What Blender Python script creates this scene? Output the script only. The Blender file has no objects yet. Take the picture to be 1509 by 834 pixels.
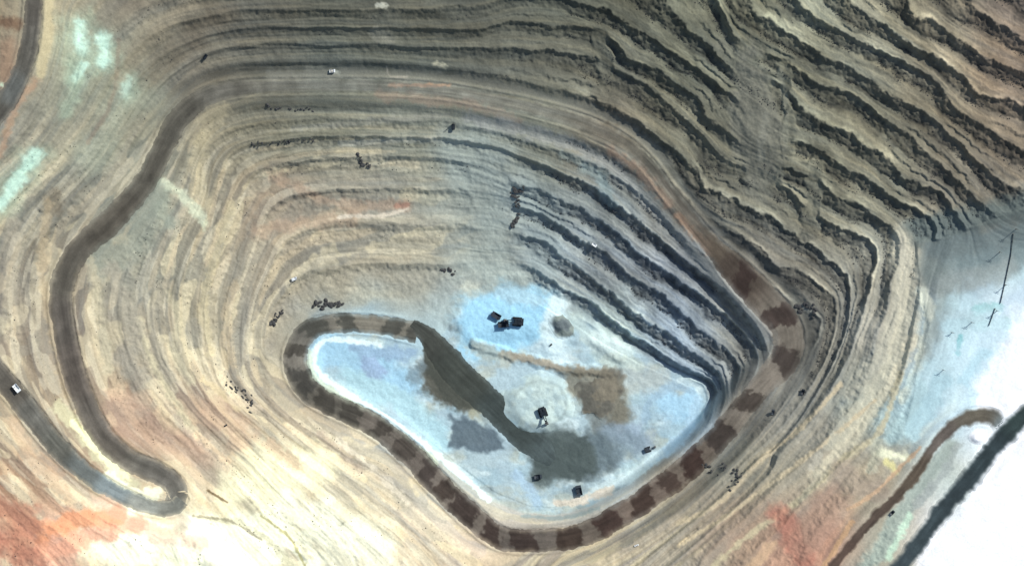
import bpy, math, random
import numpy as np
random.seed(7)
CX, CY = 754.5, 417.0
CAM_Z = 9000.0
REF_Z = 100.0          # height at which one photo pixel is one metre
BH = 14.5              # bench height
SUN_EL = math.radians(43); SUN_AZ = math.radians(50)   # azimuth clockwise from north (+Y, up in the picture)
sc = bpy.context.scene
COL = sc.collection

# ------------------------------------------------------------------ helpers
def s2l(c):
    c = np.asarray(c, float) / 255.0
    return np.where(c <= 0.04045, c / 12.92, ((c + 0.055) / 1.055) ** 2.4)
K = 1.03
def alb(c, k=K): return np.minimum(s2l(c) / k, 0.93)
def to_plan(X, Y, z):
    f = (CAM_Z - z) / (CAM_Z - REF_Z)
    return CX + (X - CX) * f, CY + (Y - CY) * f
def to_img(X, Y, z):
    f = (CAM_Z - z) / (CAM_Z - REF_Z)
    return CX + (X - CX) / f, CY + (Y - CY) / f
def hash2(i, j, seed):
    h = (i.astype(np.int64) * 374761393 + j.astype(np.int64) * 668265263 + seed * 974634777) & 0xffffffff
    h = ((h ^ (h >> 13)) * 1274126177) & 0xffffffff
    h = h ^ (h >> 16)
    return (h & 0xffffff).astype(np.float64) / 0xffffff * 2 - 1
def vnoise(x, y, seed=0):
    x = np.asarray(x, float); y = np.asarray(y, float)
    xi = np.floor(x); yi = np.floor(y); fx = x - xi; fy = y - yi
    fx = fx * fx * (3 - 2 * fx); fy = fy * fy * (3 - 2 * fy)
    a = hash2(xi, yi, seed); b = hash2(xi + 1, yi, seed); c = hash2(xi, yi + 1, seed); d = hash2(xi + 1, yi + 1, seed)
    return (a * (1 - fx) + b * fx) * (1 - fy) + (c * (1 - fx) + d * fx) * fy
def fbm(x, y, seed=0, octv=4, g=0.5):
    s = 0; a = 1.0; t = 0
    for o in range(octv):
        s = s + a * vnoise(x * 2 ** o + 17.3 * o, y * 2 ** o - 9.1 * o, seed + o); t += a; a *= g
    return s / t
def smooth(a, b, x):
    t = np.clip((x - a) / (b - a), 0, 1); return t * t * (3 - 2 * t)
def densify(pts, step=3.0, spline=True):
    p = np.array(pts, float)
    if spline and len(p) > 2:
        q = []
        ext = np.vstack([2 * p[0] - p[1], p, 2 * p[-1] - p[-2]])
        for i in range(1, len(ext) - 2):
            n = max(2, int(np.hypot(*(ext[i + 1][:2] - ext[i][:2])) / step))
            for k in range(n):
                t = k / n
                q.append(0.5 * ((2 * ext[i]) + (-ext[i-1] + ext[i+1]) * t + (2*ext[i-1] - 5*ext[i] + 4*ext[i+1] - ext[i+2]) * t*t + (-ext[i-1] + 3*ext[i] - 3*ext[i+1] + ext[i+2]) * t**3))
        q.append(ext[-2]); return np.array(q)
    q = []
    for a, b in zip(p[:-1], p[1:]):
        n = max(1, int(np.hypot(*(b[:2] - a[:2])) / step))
        for k in range(n): q.append(a + (b - a) * k / n)
    q.append(p[-1]); return np.array(q)
def seg_dist(GX, GY, x0, y0, st, pts, R, val=None):
    """distance (and interpolated val) from every grid node to a polyline, only inside radius R"""
    D = np.full(GX.shape, 1e9); V = np.zeros(GX.shape)
    ny, nx = GX.shape
    for i in range(len(pts) - 1):
        a = pts[i]; b = pts[i + 1]
        ia = max(0, int((min(a[0], b[0]) - R - x0) / st)); ib = min(nx, int((max(a[0], b[0]) + R - x0) / st) + 2)
        ja = max(0, int((min(a[1], b[1]) - R - y0) / st)); jb = min(ny, int((max(a[1], b[1]) + R - y0) / st) + 2)
        if ia >= ib or ja >= jb: continue
        X = GX[ja:jb, ia:ib]; Y = GY[ja:jb, ia:ib]
        dx, dy = b[0] - a[0], b[1] - a[1]; L2 = dx * dx + dy * dy + 1e-9
        t = np.clip(((X - a[0]) * dx + (Y - a[1]) * dy) / L2, 0, 1)
        d = np.hypot(X - a[0] - t * dx, Y - a[1] - t * dy)
        sub = D[ja:jb, ia:ib]; m = d < sub
        sub[m] = d[m]
        if val is not None:
            v = val[i] + (val[i + 1] - val[i]) * t
            V[ja:jb, ia:ib][m] = v[m]
    return D, V
def in_poly(X, Y, poly):
    r = np.zeros(X.shape, bool); n = len(poly)
    for i in range(n):
        x1, y1 = poly[i]; x2, y2 = poly[(i + 1) % n]
        if y1 == y2: continue
        c = ((y1 > Y) != (y2 > Y)) & (X < (x2 - x1) * (Y - y1) / (y2 - y1) + x1)
        r ^= c
    return r

# ------------------------------------------------------------------ survey data: bench crest lines (photo pixels), level
C = [
 # inside the haul road
 (1, [(1058,580),(1048,562),(1020,552),(997,539),(950,507),(903,476),(863,446),(826,428),(790,405),(740,398),(640,400),(540,402),(460,412),(415,445),(398,480),(396,520)]),
 (2, [(1066,575),(1058,556),(1020,528),(987,503),(957,486),(933,466),(903,442),(879,424),(856,405),(822,386),(800,364),(740,350),(620,345),(500,342),(430,360),(400,405),(380,450),(372,490),(374,540),(400,582),(450,622),(520,672)]),
 (3, [(1078,572),(1085,542),(1040,502),(1000,470),(977,447),(933,419),(903,389),(876,371),(836,347),(795,322),(720,298),(600,288),(480,290),(410,308),(385,350),(362,410),(350,460),(347,510),(358,560),(400,608),(470,660),(560,722),(640,788),(700,834),(760,880)]),
 (4, [(1092,575),(1112,535),(1100,500),(1050,458),(1000,418),(953,391),(923,366),(903,344),(863,323),(816,306),(790,290),(748,276),(700,252),(600,240),(470,243),(385,262),(355,310),(335,360),(315,420),(310,480),(318,530),(340,575),(390,620),(460,680),(550,750),(620,810),(660,860)]),
 (5, [(1128,520),(1120,492),(1080,443),(1030,402),(997,377),(970,354),(923,324),(886,287),(829,262),(790,243),(760,233),(698,215),(560,207),(430,210),(350,228),(325,270),(305,330),(285,380),(272,440),(272,490),(290,545),(325,600),(400,668),(490,740),(580,815),(620,860)]),
 (6, [(1142,505),(1130,478),(1085,425),(1045,385),(1005,350),(965,315),(925,280),(880,252),(829,232),(770,212),(690,192),(560,184),(430,185),(340,200),(300,235),(290,290),(262,350),(240,410),(234,470),(250,530),(290,590),(360,660),(440,735),(530,815),(570,860)]),
 (7, [(1000,318),(960,275),(900,230),(820,195),(700,168),(560,155),(400,152),(325,172),(292,205),(275,250),(240,320),(205,380),(192,440),(198,500),(228,570),(280,630),(350,700),(430,780),(500,850)]),
 (8, [(350,143),(290,168),(265,210),(232,272),(165,355),(140,415),(142,475),(158,545),(205,625),(280,695),(350,760),(440,850)]),
 (9, [(108,500),(125,570),(165,640),(225,685),(280,730),(320,790),(380,850)]),
 # inner foot of the wall on the south side
 (1, [(1052,585),(1035,630),(985,682),(920,728),(860,758),(800,766),(745,758)]),
 (2, [(1066,585),(1050,632),(1000,688),(935,735),(870,768)]),
 (3, [(1080,585),(1062,625),(1010,680),(960,722)]),
 (4, [(1095,580),(1070,622),(1035,662)]),
 # outside the haul road, north-east and east
 (7, [(1205,470),(1195,500),(1182,535),(1150,592),(1100,655),(1040,712),(980,760),(900,812),(820,850)]),
 (8, [(905,200),(943,222),(963,245),(987,275),(1003,295),(1020,315),(1051,335),(1098,358),(1142,395),(1179,405),(1212,430),(1228,450),(1222,500),(1205,545),(1175,592),(1125,650),(1070,705),(1010,765),(950,808),(880,850)]),
 (9, [(440,99),(560,101),(668,114),(748,126),(802,138),(836,151),(886,168),(937,188),(970,212),(1000,238),(1024,265),(1044,287),(1074,307),(1118,320),(1145,340),(1179,361),(1202,375),(1223,391),(1243,415),(1250,445),(1242,490),(1222,540),(1195,590),(1148,655),(1095,715),(1030,775),(940,850)]),
 (10, [(903,107),(923,118),(947,137),(980,155),(1000,176),(1034,202),(1050,232),(1078,248),(1118,262),(1152,280),(1182,312),(1209,322),(1229,337),(1256,351),(1283,366),(1288,381),(1280,405),(1277,428),(1266,459),(1250,505),(1232,550),(1180,625),(1119,688),(1060,745),(1000,792),(930,860)]),
 (11, [(876,50),(900,67),(916,90),(943,104),(970,114),(1000,134),(1025,150),(1034,172),(1064,200),(1090,220),(1118,233),(1142,246),(1162,264),(1206,272),(1219,293),(1263,310),(1297,330),(1314,345),(1317,360),(1310,385),(1306,415),(1303,445),(1283,490),(1262,560),(1210,640),(1150,700),(1080,765),(985,850)]),
 (12, [(910,34),(937,57),(970,74),(1000,94),(1034,118),(1054,130),(1078,155),(1091,179),(1120,205),(1159,217),(1192,220),(1209,233),(1233,250),(1256,260),(1276,270),(1293,283),(1330,304),(1357,318),(1375,340),(1350,420),(1340,480),(1320,550),(1270,640),(1200,710),(1130,780),(1055,850)]),
 (13, [(960,15),(1000,47),(1027,64),(1050,84),(1075,105),(1110,120),(1150,130),(1172,165),(1202,185),(1236,197),(1260,219),(1287,236),(1317,256),(1344,278),(1384,287),(1405,318)]),
 (14, [(1030,-40),(1050,0),(1067,27),(1081,57),(1111,82),(1145,96),(1175,115),(1202,128),(1229,138),(1260,147),(1290,172),(1324,199),(1357,233),(1391,253),(1415,280),(1432,297),(1450,312)]),
 (15, [(1060,-40),(1081,10),(1111,37),(1148,57),(1179,74),(1202,84),(1256,111),(1287,135),(1320,155),(1371,178),(1395,202),(1432,240),(1452,263),(1472,277),(1499,303),(1560,330)]),
 (16, [(1120,-40),(1162,7),(1189,30),(1205,40),(1270,70),(1330,98),(1361,115),(1378,131),(1391,155),(1415,172),(1438,192),(1490,225),(1560,260)]),
 (17, [(1190,-40),(1240,15),(1310,55),(1378,94),(1405,118),(1435,142),(1480,160),(1570,200)]),
 (18, [(1270,-40),(1330,20),(1400,60),(1470,100),(1570,150)]),
 (19, [(1360,-40),(1420,20),(1500,60),(1600,110)]),
 (20, [(1450,-40),(1510,10),(1600,60)]), (21, [(1540,-60),(1620,10)]), (16.5, [(-60,-60),(0,-60)]), (15.5, [(-60,780),(0,850)]), (15.5, [(1670,850),(1670,900)]),
 # outside the road, north and west
 (10, [(903,107),(860,92),(800,83),(700,78),(600,74),(500,72),(380,73),(300,86),(240,130),(195,190),(150,255),(95,315),(62,370),(50,430),(60,515),(88,590),(120,650),(165,700),(200,722)]),
 (11, [(876,50),(853,50),(822,45),(785,42),(740,40),(700,48),(600,48),(500,46),(400,46),(320,55),(250,85),(200,130),(165,190),(120,250),(62,315),(30,370),(15,430),(22,510)]),
 (12, [(910,34),(866,20),(820,5),(760,5),(700,20),(560,22),(440,22),(330,30),(250,50),(185,100),(140,170),(90,235),(30,295),(-10,350),(-40,430)]),
 (13, [(960,15),(920,-20),(800,-30),(500,-10),(330,-5),(230,15),(160,70),(110,150),(60,220),(-20,300)]),
 (14, [(1030,-40),(900,-90),(500,-60),(250,-50),(130,0),(105,60),(85,130),(30,215),(-60,290)]),
 (15, [(120,-60),(80,-10),(72,60),(55,120),(15,180),(-60,250)]),
 (16, [(30,-60),(22,0),(20,70),(0,120),(-60,190)]),
 # south-west outside the hairpin
 (12, [(-60,520),(0,575),(55,645),(125,710),(205,762),(275,785),(330,850)]),
 (13, [(-60,560),(0,630),(60,695),(130,755),(210,800),(250,850)]),
 (14, [(-60,620),(0,690),(60,750),(140,810),(180,850)]),
 (15, [(-60,690),(0,760),(60,820),(90,860)]),
 # east plateau and waste ramp
 (13, [(1420,345),(1390,400),(1370,480),(1350,560),(1310,640),(1250,710),(1175,790),(1120,850)]),
 (13.6, [(1560,345),(1450,420),(1430,500),(1400,560)]),
 (14, [(1400,640),(1350,700),(1290,765),(1230,830)]),
 (14.3, [(1600,560),(1500,620),(1430,700),(1350,800),(1300,860)]),
 (14.6, [(1620,700),(1500,780),(1420,860)]),
]
FLOOR = [(447,530),(452,510),(475,496),(500,492),(560,493),(622,500),(655,490),(668,470),(700,440),(740,424),(790,430),(850,465),(900,498),(950,525),(1000,548),(1038,566),(1046,590),(1030,622),(985,668),(930,710),(870,745),(820,758),(770,755),(720,735),(660,690),(600,640),(540,600),(480,572),(455,552)]
# haul roads: centre line, half width along the line
ROADS = {
 'main': [(250,752,15),(262,722,16),(235,697,16),(190,678,17),(150,640,17),(122,585,17),(104,530,17),(92,470,17),(92,420,18),(115,372,18),(165,325,18),(212,272,17),(238,222,16),(262,178,16),(300,145,14),(355,130,12),(450,127,11),(560,128,11),(650,134,11),(720,146,11),(790,161,12),(860,182,13),(915,208,12),(955,242,11),(985,283,11),(1015,320,12),(1050,362,15),(1090,405,22),(1130,446,24),(1160,485,23),(1158,528,22),(1125,565,18),(1095,600,17),(1060,643,18),(1012,690,19),(955,733,18),(900,768,18),(850,790,17),(795,796,17),(738,792,17),(692,757,18),(645,712,18),(600,665,18),(550,625,17),(500,602,16),(458,578,17),(437,545,18),(438,512,17),(460,485,16),(500,476,14),(560,479,14),(615,490,16)],
 'ramp': [(606,478,8),(634,500,15),(656,528,21),(688,562,22),(724,596,21),(762,632,22),(796,662,19),(815,680,8)],
 'west': [(268,736,10),(254,748,11),(215,745,12),(165,722,13),(118,690,14),(80,652,15),(48,612,16),(18,575,16),(-30,520,16),(-90,450,16)],
 'rim': [(48,-60,13),(50,0,13),(46,50,14),(36,95,14),(18,135,14),(0,165,13),(-60,240,13)],
 'tail': [(1212,860,9),(1236,825,9),(1262,792,9),(1290,762,9),(1320,733,9),(1350,698,9),(1374,660,9),(1398,634,10),(1418,619,12),(1440,612,13),(1465,616,13),(1482,636,13)],
 'slate': [(1306,865,15),(1338,820,15),(1368,780,15),(1400,738,15),(1432,702,15),(1458,668,15),(1482,640,16),(1520,605,16),(1580,560,16)],
}
road_pts = {k: densify(v, 4.0) for k, v in ROADS.items()}

# ------------------------------------------------------------------ level field (harmonic interpolation between the surveyed lines)
ST = 1.25
X0, X1, Y0, Y1 = -170.0, 1680.0, -150.0, 985.0
nx = int((X1 - X0) / ST) + 1; ny = int((Y1 - Y0) / ST) + 1
gx = X0 + np.arange(nx) * ST; gy = Y0 + np.arange(ny) * ST
GX, GY = np.meshgrid(gx, gy)
ZL = lambda L: (np.interp(L, [-5, 5.4, 9.0, 40], [-5, 5.4, 5.4 + 3.6 * .52, 5.4 + 3.6 * .52 + 31]) - 0.5) * BH
cons = []
for lev, pts in C:
    p = densify(pts, 0.8, spline=True)
    x, y = to_plan(p[:, 0], p[:, 1], ZL(lev))
    cons.append((x, y, np.full(len(x), float(lev))))
fp = np.array(FLOOR, float); fx, fy = to_plan(fp[:, 0], fp[:, 1], 0.0)
FLOORP = list(zip(fx, fy))
def solve():
    U = None
    for f in (32, 16, 8, 4, 2, 1):
        h = ST * f; mx = (nx + f - 1) // f + 1 if f > 1 else nx; my = (ny + f - 1) // f + 1 if f > 1 else ny
        S = np.zeros((my, mx)); W = np.zeros((my, mx))
        for x, y, v in cons:
            i = np.round((x - X0) / h).astype(int); j = np.round((y - Y0) / h).astype(int)
            m = (i >= 0) & (i < mx) & (j >= 0) & (j < my)
            np.add.at(S, (j[m], i[m]), v[m]); np.add.at(W, (j[m], i[m]), 1)
        XX, YY = np.meshgrid(X0 + np.arange(mx) * h, Y0 + np.arange(my) * h)
        fl = in_poly(XX, YY, FLOORP) & (W == 0)
        S[fl] = 0.5; W[fl] = 1
        M = W > 0; val = np.where(M, S / np.maximum(W, 1), 0)
        if U is None: U = np.full((my, mx), 8.0)
        else:
            cy = np.clip(np.arange(my) / 2, 0, U.shape[0] - 1.001); cx = np.clip(np.arange(mx) / 2, 0, U.shape[1] - 1.001)
            j0 = cy.astype(int)[:, None]; i0 = cx.astype(int)[None, :]; ty = (cy - cy.astype(int))[:, None]; tx = (cx - cx.astype(int))[None, :]
            U = (U[j0, i0] * (1 - tx) + U[j0, i0 + 1] * tx) * (1 - ty) + (U[j0 + 1, i0] * (1 - tx) + U[j0 + 1, i0 + 1] * tx) * ty
        U[M] = val[M]
        for it in range(400 if f >= 8 else (150 if f > 1 else 40)):
            P = np.pad(U, 1, mode='edge')
            U = 0.25 * (P[:-2, 1:-1] + P[2:, 1:-1] + P[1:-1, :-2] + P[1:-1, 2:])
            U[M] = val[M]
    return U
LV = solve()
def blur(A, n):
    for _ in range(n):
        P = np.pad(A, 1, mode='edge'); A = (P[:-2, 1:-1] + 2 * P[1:-1, 1:-1] + P[2:, 1:-1]) / 4
        P = np.pad(A, 1, mode='edge'); A = (P[1:-1, :-2] + 2 * P[1:-1, 1:-1] + P[1:-1, 2:]) / 4
    return A
LV = blur(LV, 8)
LVS = blur(LV, 60)
def samp(A, x, y):
    i = np.clip((np.asarray(x) - X0) / ST, 0, nx - 1.001); j = np.clip((np.asarray(y) - Y0) / ST, 0, ny - 1.001)
    i0 = i.astype(int); j0 = j.astype(int); tx = i - i0; ty = j - j0
    return (A[j0, i0] * (1 - tx) + A[j0, i0 + 1] * tx) * (1 - ty) + (A[j0 + 1, i0] * (1 - tx) + A[j0 + 1, i0 + 1] * tx) * ty
IX, IY = to_img(GX, GY, ZL(LVS))       # photo position every node shows at

# hand-set coarse maps: 100 px cells, rows y = 0..800
def coarse(rows):
    return np.array(rows, float)
def cmap(A, X, Y):
    A = A if A.ndim == 3 else A[..., None]
    i = np.clip(X / 100, 0, A.shape[1] - 1.001); j = np.clip(Y / 100, 0, A.shape[0] - 1.001)
    i0 = i.astype(int); j0 = j.astype(int); tx = (i - i0)[..., None]; ty = (j - j0)[..., None]
    tx = tx * tx * (3 - 2 * tx); ty = ty * ty * (3 - 2 * ty)
    return (A[j0, i0] * (1 - tx) + A[j0, i0 + 1] * tx) * (1 - ty) + (A[j0 + 1, i0] * (1 - tx) + A[j0 + 1, i0 + 1] * tx) * ty
HARD = coarse([
 [.3,.3,.3,.35,.45,.45,.45,.5,.7,.9,1,1,1,1,1,1],
 [.3,.3,.3,.3,.25,.25,.3,.5,.7,.9,1,1,1,1,1,1],
 [.3,.3,.35,.5,.5,.5,.5,.5,.7,.9,1,.5,1,1,1,1],
 [.3,.4,.45,.55,.5,.42,.4,.3,.9,1,1,1,1,1,1,1],
 [.4,.5,.6,.6,.55,.42,.35,.15,.9,1,1,1,1,1,.1,.1],
 [.5,.5,.6,.6,.6,.45,.3,.3,.9,1,1,1,1,.6,.0,.0],
 [.5,.5,.6,.6,.6,.6,.5,.5,.5,.7,.9,.8,.7,.4,.0,.0],
 [.5,.5,.55,.5,.5,.6,.6,.5,.5,.5,.6,.6,.5,.3,.0,.0],
 [.5,.5,.5,.5,.5,.5,.6,.5,.5,.5,.5,.5,.4,.3,.0,.0]])
TAIL = [(1345,352),(1385,352),(1450,326),(1509,304),(1700,235),(1700,1000),(1395,1000),(1430,845),(1500,760),(1700,560),(1700,500),(1490,590),(1420,605),(1385,640),(1330,640),(1352,560),(1372,490),(1356,430)]
hard = cmap(HARD, IX, IY)[..., 0]
ne = smooth(1280, 1330, IX) * smooth(420, 380, IY + (IX - 1385) * .35)
hard = np.maximum(hard, ne)
hard = hard * (1 - blur(in_poly(IX, IY, TAIL) * 1.0, 10))
ta = GX * .8 + GY * .6; tc_ = -GX * .6 + GY * .8
wob = fbm(GX / 45, GY / 45, 3, 3) * 0.16 + fbm(ta / 9, tc_ / 30, 11, 3) * 0.085 + fbm(GX / 4.5, GY / 4.5, 12, 2) * .05
# gullies that run down the faces
slump = smooth(0.25, 0.6, fbm(GX / 60, GY / 60, 29, 2))
Lw = LV + wob * np.clip(hard * 1.1, 0.15, 1) * smooth(0.5, 1.0, LV)
patch = smooth(-.3, .45, fbm(GX / 75, GY / 75, 33, 3))
w = 0.24 - 0.03 * hard + 0.08 * slump + 0.085 * fbm(GX / 40, GY / 40, 35, 2)
k = np.round(Lw); s = Lw - k
face = np.clip(s / (2 * w), -.5, .5)
fu = face + .5
face = np.where(fu < .66, fu / .66 * .48, .48 + (fu - .66) / .34 * .52) - .5
benchH = k + face + np.sign(s) * np.maximum(np.abs(s) - w, 0) * 0.12
s2 = Lw - (np.floor(Lw) + .5)
w = w - .05 * (LV < 6.5) * smooth(760, 800, GX)
sec = .30 * smooth(-.12, .25, fbm(GX / 70, GY / 70, 37, 3)) * smooth(.4, .8, hard) + .12 * (1 - smooth(.5, .8, hard)) * smooth(-.2, .3, fbm(GX / 70, GY / 70, 38, 3))
benchH = benchH + sec * (np.clip(s2 / .07, -.5, .5) - s2)
T = smooth(0.02, 0.35, hard) * (0.82 + 0.18 * smooth(0.3, 0.9, hard)) * (1 - .25 * patch * (1.2 - hard))
chute = np.zeros(GX.shape)
for pts, wd in (([(1100,90),(1112,150),(1118,200),(1125,262)], 34), ([(722,255),(728,330),(742,430)], 42), ([(878,55),(890,85),(892,118)], 16), ([(1150,100),(1157,160),(1158,225)], 12), ([(1195,250),(1198,300),(1190,345)], 14)):
    p = densify(pts, 4); px, py = to_plan(p[:, 0], p[:, 1], 80.0)
    D, _ = seg_dist(GX, GY, X0, Y0, ST, np.stack([px, py], 1), 120)
    chute = np.maximum(chute, 1 - smooth(wd * .55, wd, D + fbm(GX / 14, GY / 14, 5, 3) * 10))
T = T * (1 - chute * 0.92)
rp = road_pts['main']; rp = rp[(rp[:, 0] > 280) & (rp[:, 0] < 830) & (rp[:, 1] < 200)]
rx_, ry_ = to_plan(rp[:, 0], rp[:, 1], 95.0)
D, _ = seg_dist(GX, GY, X0, Y0, ST, np.stack([rx_, ry_], 1), 90)
T = T * (1 - .85 * (1 - smooth(22, 48, D)))
LT = benchH * T + Lw * (1 - T)
H = ZL(LT)
isface = (1 - smooth(w * 0.8, w * 1.15, np.abs(s))) * T
# roughness in metres
plat = smooth(.0, .2, hard)
H += fbm(GX / 30, GY / 30, 40, 3) * (.5 + 1.3 * plat)
H += fbm(GX / 11, GY / 11, 45, 3) * .8 * plat * smooth(.5, 1.0, LV) * (.4 + .6 * hard)
H += fbm(GX / 5.5, GY / 5.5, 50, 3) * (0.15 + .45 * plat + 1.5 * isface * hard)
# ripples along the contour: small ridges left by dozers, mostly on the west and south walls
H += vnoise(LV * 9 + fbm(GX / 50, GY / 50, 60, 2) * 2.0, (GX - GY) / 160, 61) * (0.75 * (1 - hard * .5)) * smooth(0.8, 1.4, LV)
H += vnoise(LV * 22 + fbm(GX / 40, GY / 40, 62, 2) * 2.0, (GX + GY) / 90, 63) * 0.3 * smooth(0.8, 1.4, LV)

# roads: profile from the smoothed field, cut level into the slope
road_z = {}
near_road = np.zeros(GX.shape)
joins = {}
for name in ('main', 'ramp', 'west', 'rim', 'tail', 'slate'):
    p = road_pts[name]
    x, y = p[:, 0].copy(), p[:, 1].copy()
    for _ in range(3):
        L = samp(LVS, x, y); x, y = to_plan(p[:, 0], p[:, 1], ZL(L))
    L = samp(LVS, x, y)
    z = ZL(L)
    n = 25; zz = np.pad(z, n, mode='edge'); z = np.convolve(zz, np.ones(2 * n + 1) / (2 * n + 1), 'valid')
    if name == 'ramp': z = np.linspace(joins['main_end'], 1.0, len(z))
    if name == 'main': joins['main_end'] = z[-1]; joins['main_start'] = z[0]
    if name == 'west':
        t = np.arange(len(z)) / 12.0; wgt = np.exp(-t); z = z * (1 - wgt) + joins['main_start'] * wgt
    if name == 'tail': joins['tail_end'] = z[-1]
    if name == 'slate':
        q = np.argmin(np.hypot(p[:, 0] - 1482, p[:, 1] - 640)); wgt = np.exp(-((np.arange(len(z)) - q) / 12.0) ** 2); z = z * (1 - wgt) + joins['tail_end'] * wgt
    P = np.stack([x, y, z, p[:, 2]], 1); road_z[name] = P
    D, V = seg_dist(GX, GY, X0, Y0, ST, P[:, :2], 70, val=z)
    D2, Wd = seg_dist(GX, GY, X0, Y0, ST, P[:, :2], 70, val=p[:, 2])
    m = 1 - smooth(Wd + 3, Wd + (26 if name in ('main', 'west') else 16), D)
    m[D > 1e8] = 0
    H = H * (1 - m) + (V - 0.5) * m
    # windrow berms along both edges
    be = np.exp(-((D - Wd - 2.5) / 2.2) ** 2) * (D < 60) * (1.3 if name in ('main', 'west', 'rim') else .8)
    if name == 'ramp': be = be * .3
    H += be * (1 + .5 * vnoise(GX / 6, GY / 6, 70))
    near_road = np.maximum(near_road, m)
floor_m = in_poly(GX, GY, FLOORP)
# shallow relief of the pit floor
H += np.where(LV < 0.9, fbm(GX / 30, GY / 30, 80, 3) * 0.9, 0) * (1 - near_road)

for pts_, wd_, hh in (([(690,478),(740,470),(790,462),(815,455)], 34, 5.0), ([(700,508),(760,524),(830,542),(900,548)], 9, 3.5), ([(880,500),(915,522)], 16, 4.0)):
    p_ = densify(pts_, 4); D, _ = seg_dist(GX, GY, X0, Y0, ST, np.stack(to_plan(p_[:, 0], p_[:, 1], 3.0), 1), 120)
    H += hh * (1 - smooth(wd_ * .35, wd_ * 1.25, D + fbm(GX / 12, GY / 12, 77, 3) * 5)) * smooth(1.6, .9, LV)
# ------------------------------------------------------------------ ground colours (rock, mud and dust, with some light and shade painted in)
COLR = np.array([
 [(140,130,110),(165,155,130),(135,126,110),(112,106,93),(104,100,90),(98,97,88),(94,93,85),(94,93,85),(98,97,86),(96,95,84),(112,111,97),(128,125,107),(150,148,130),(135,130,114),(135,126,110),(140,125,110)],
 [(152,135,114),(160,163,143),(158,157,137),(126,119,105),(108,106,97),(106,108,101),(107,108,99),(102,101,92),(104,102,92),(108,106,95),(110,109,96),(112,110,97),(125,122,107),(125,120,105),(128,118,103),(142,124,106)],
 [(168,162,146),(163,160,142),(153,151,133),(153,145,125),(142,137,120),(133,131,117),(140,140,128),(137,137,125),(134,134,122),(122,114,102),(118,115,102),(104,102,91),(120,117,103),(122,118,104),(126,117,103),(136,124,108)],
 [(168,166,150),(162,157,140),(158,162,147),(178,168,145),(178,158,135),(172,162,142),(168,163,147),(158,162,152),(142,150,148),(138,143,140),(134,129,116),(122,120,109),(128,125,111),(132,129,116),(132,124,111),(135,126,112)],
 [(166,156,139),(152,142,126),(167,164,147),(185,175,152),(180,168,146),(168,162,145),(168,163,146),(172,173,161),(160,168,165),(143,149,150),(136,142,147),(122,118,109),(128,123,110),(154,150,136),(150,158,154),(178,200,202)],
 [(170,156,138),(156,142,126),(176,166,146),(186,176,152),(170,161,144),(172,200,212),(176,204,214),(178,196,196),(200,222,228),(196,215,212),(165,180,192),(136,137,132),(132,128,117),(190,185,170),(196,222,226),(246,252,252)],
 [(172,156,132),(166,151,131),(190,162,137),(190,166,143),(190,175,152),(182,172,156),(178,202,212),(165,178,180),(185,202,203),(165,175,175),(172,200,222),(144,139,128),(155,151,139),(170,190,190),(200,220,222),(255,255,255)],
 [(192,158,130),(188,163,139),(195,176,148),(228,203,172),(250,240,200),(222,210,182),(186,175,157),(178,184,176),(196,206,206),(192,205,209),(150,142,128),(152,147,132),(182,170,148),(180,166,144),(180,188,178),(255,255,255)],
 [(186,132,110),(230,182,156),(255,248,212),(255,253,222),(250,246,212),(240,233,203),(218,203,178),(188,174,158),(180,166,150),(166,156,142),(162,152,137),(182,152,128),(188,145,124),(180,172,152),(255,255,255),(255,255,255)]], float)
wx = IX + fbm(IX / 60, IY / 60, 90, 3) * 22; wy = IY + fbm(IX / 60, IY / 60, 95, 3) * 22
COLV = cmap(COLR, wx, wy)
um = smooth(250, 450, wx) * smooth(330, 180, wy - np.maximum(0, wx - 900) * .25) * smooth(1500, 1400, wx)
COLV = COLV * (1 + um[..., None] * np.array([.08, .085, .06]))
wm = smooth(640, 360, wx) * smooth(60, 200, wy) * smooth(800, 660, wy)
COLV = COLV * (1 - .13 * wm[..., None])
# strata: tone and hue follow the contour
fl = smooth(0.55, 0.9, LV)
st1 = vnoise(LV * 3.1 + fbm(IX / 80, IY / 80, 100, 2) * 1.2, (IX - IY) / 220, 101)
st2 = vnoise(LV * 8.0 + fbm(IX / 60, IY / 60, 102, 2) * 1.5, (IX + IY) / 140, 103)
st3 = vnoise(LV * 19 + fbm(IX / 40, IY / 40, 104, 2) * 2, (IX + IY) / 70, 105)
tone = 1 + fl * (0.075 * st1 + 0.055 * st2 + 0.035 * st3) + 0.05 * fbm(IX / 25, IY / 25, 106, 4)
COLV = COLV * tone[..., None]
hue = fl * (0.6 * st2 + 0.6 * fbm(IX / 90, IY / 90, 108, 3))
COLV[..., 0] *= 1 + 0.03 * hue; COLV[..., 2] *= 1 - 0.045 * hue
# bench faces: shade painted on the north-east ones, sunlit cream on the west ones
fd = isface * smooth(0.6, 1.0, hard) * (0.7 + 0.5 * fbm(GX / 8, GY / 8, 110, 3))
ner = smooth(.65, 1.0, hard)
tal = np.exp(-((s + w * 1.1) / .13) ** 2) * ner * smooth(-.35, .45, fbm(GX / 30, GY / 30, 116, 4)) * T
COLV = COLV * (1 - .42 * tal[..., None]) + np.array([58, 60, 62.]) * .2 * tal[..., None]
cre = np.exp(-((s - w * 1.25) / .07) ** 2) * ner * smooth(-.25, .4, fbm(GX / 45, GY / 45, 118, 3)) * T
COLV = COLV * (1 + .30 * cre[..., None] * np.array([1, 1, .94]))  # bright highlight painted along the bench crests
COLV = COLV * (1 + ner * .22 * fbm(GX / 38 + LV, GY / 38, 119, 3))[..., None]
COLV = COLV * (1 - 0.34 * fd[..., None]) + np.array([60, 66, 74.]) * 0.12 * fd[..., None]
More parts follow.
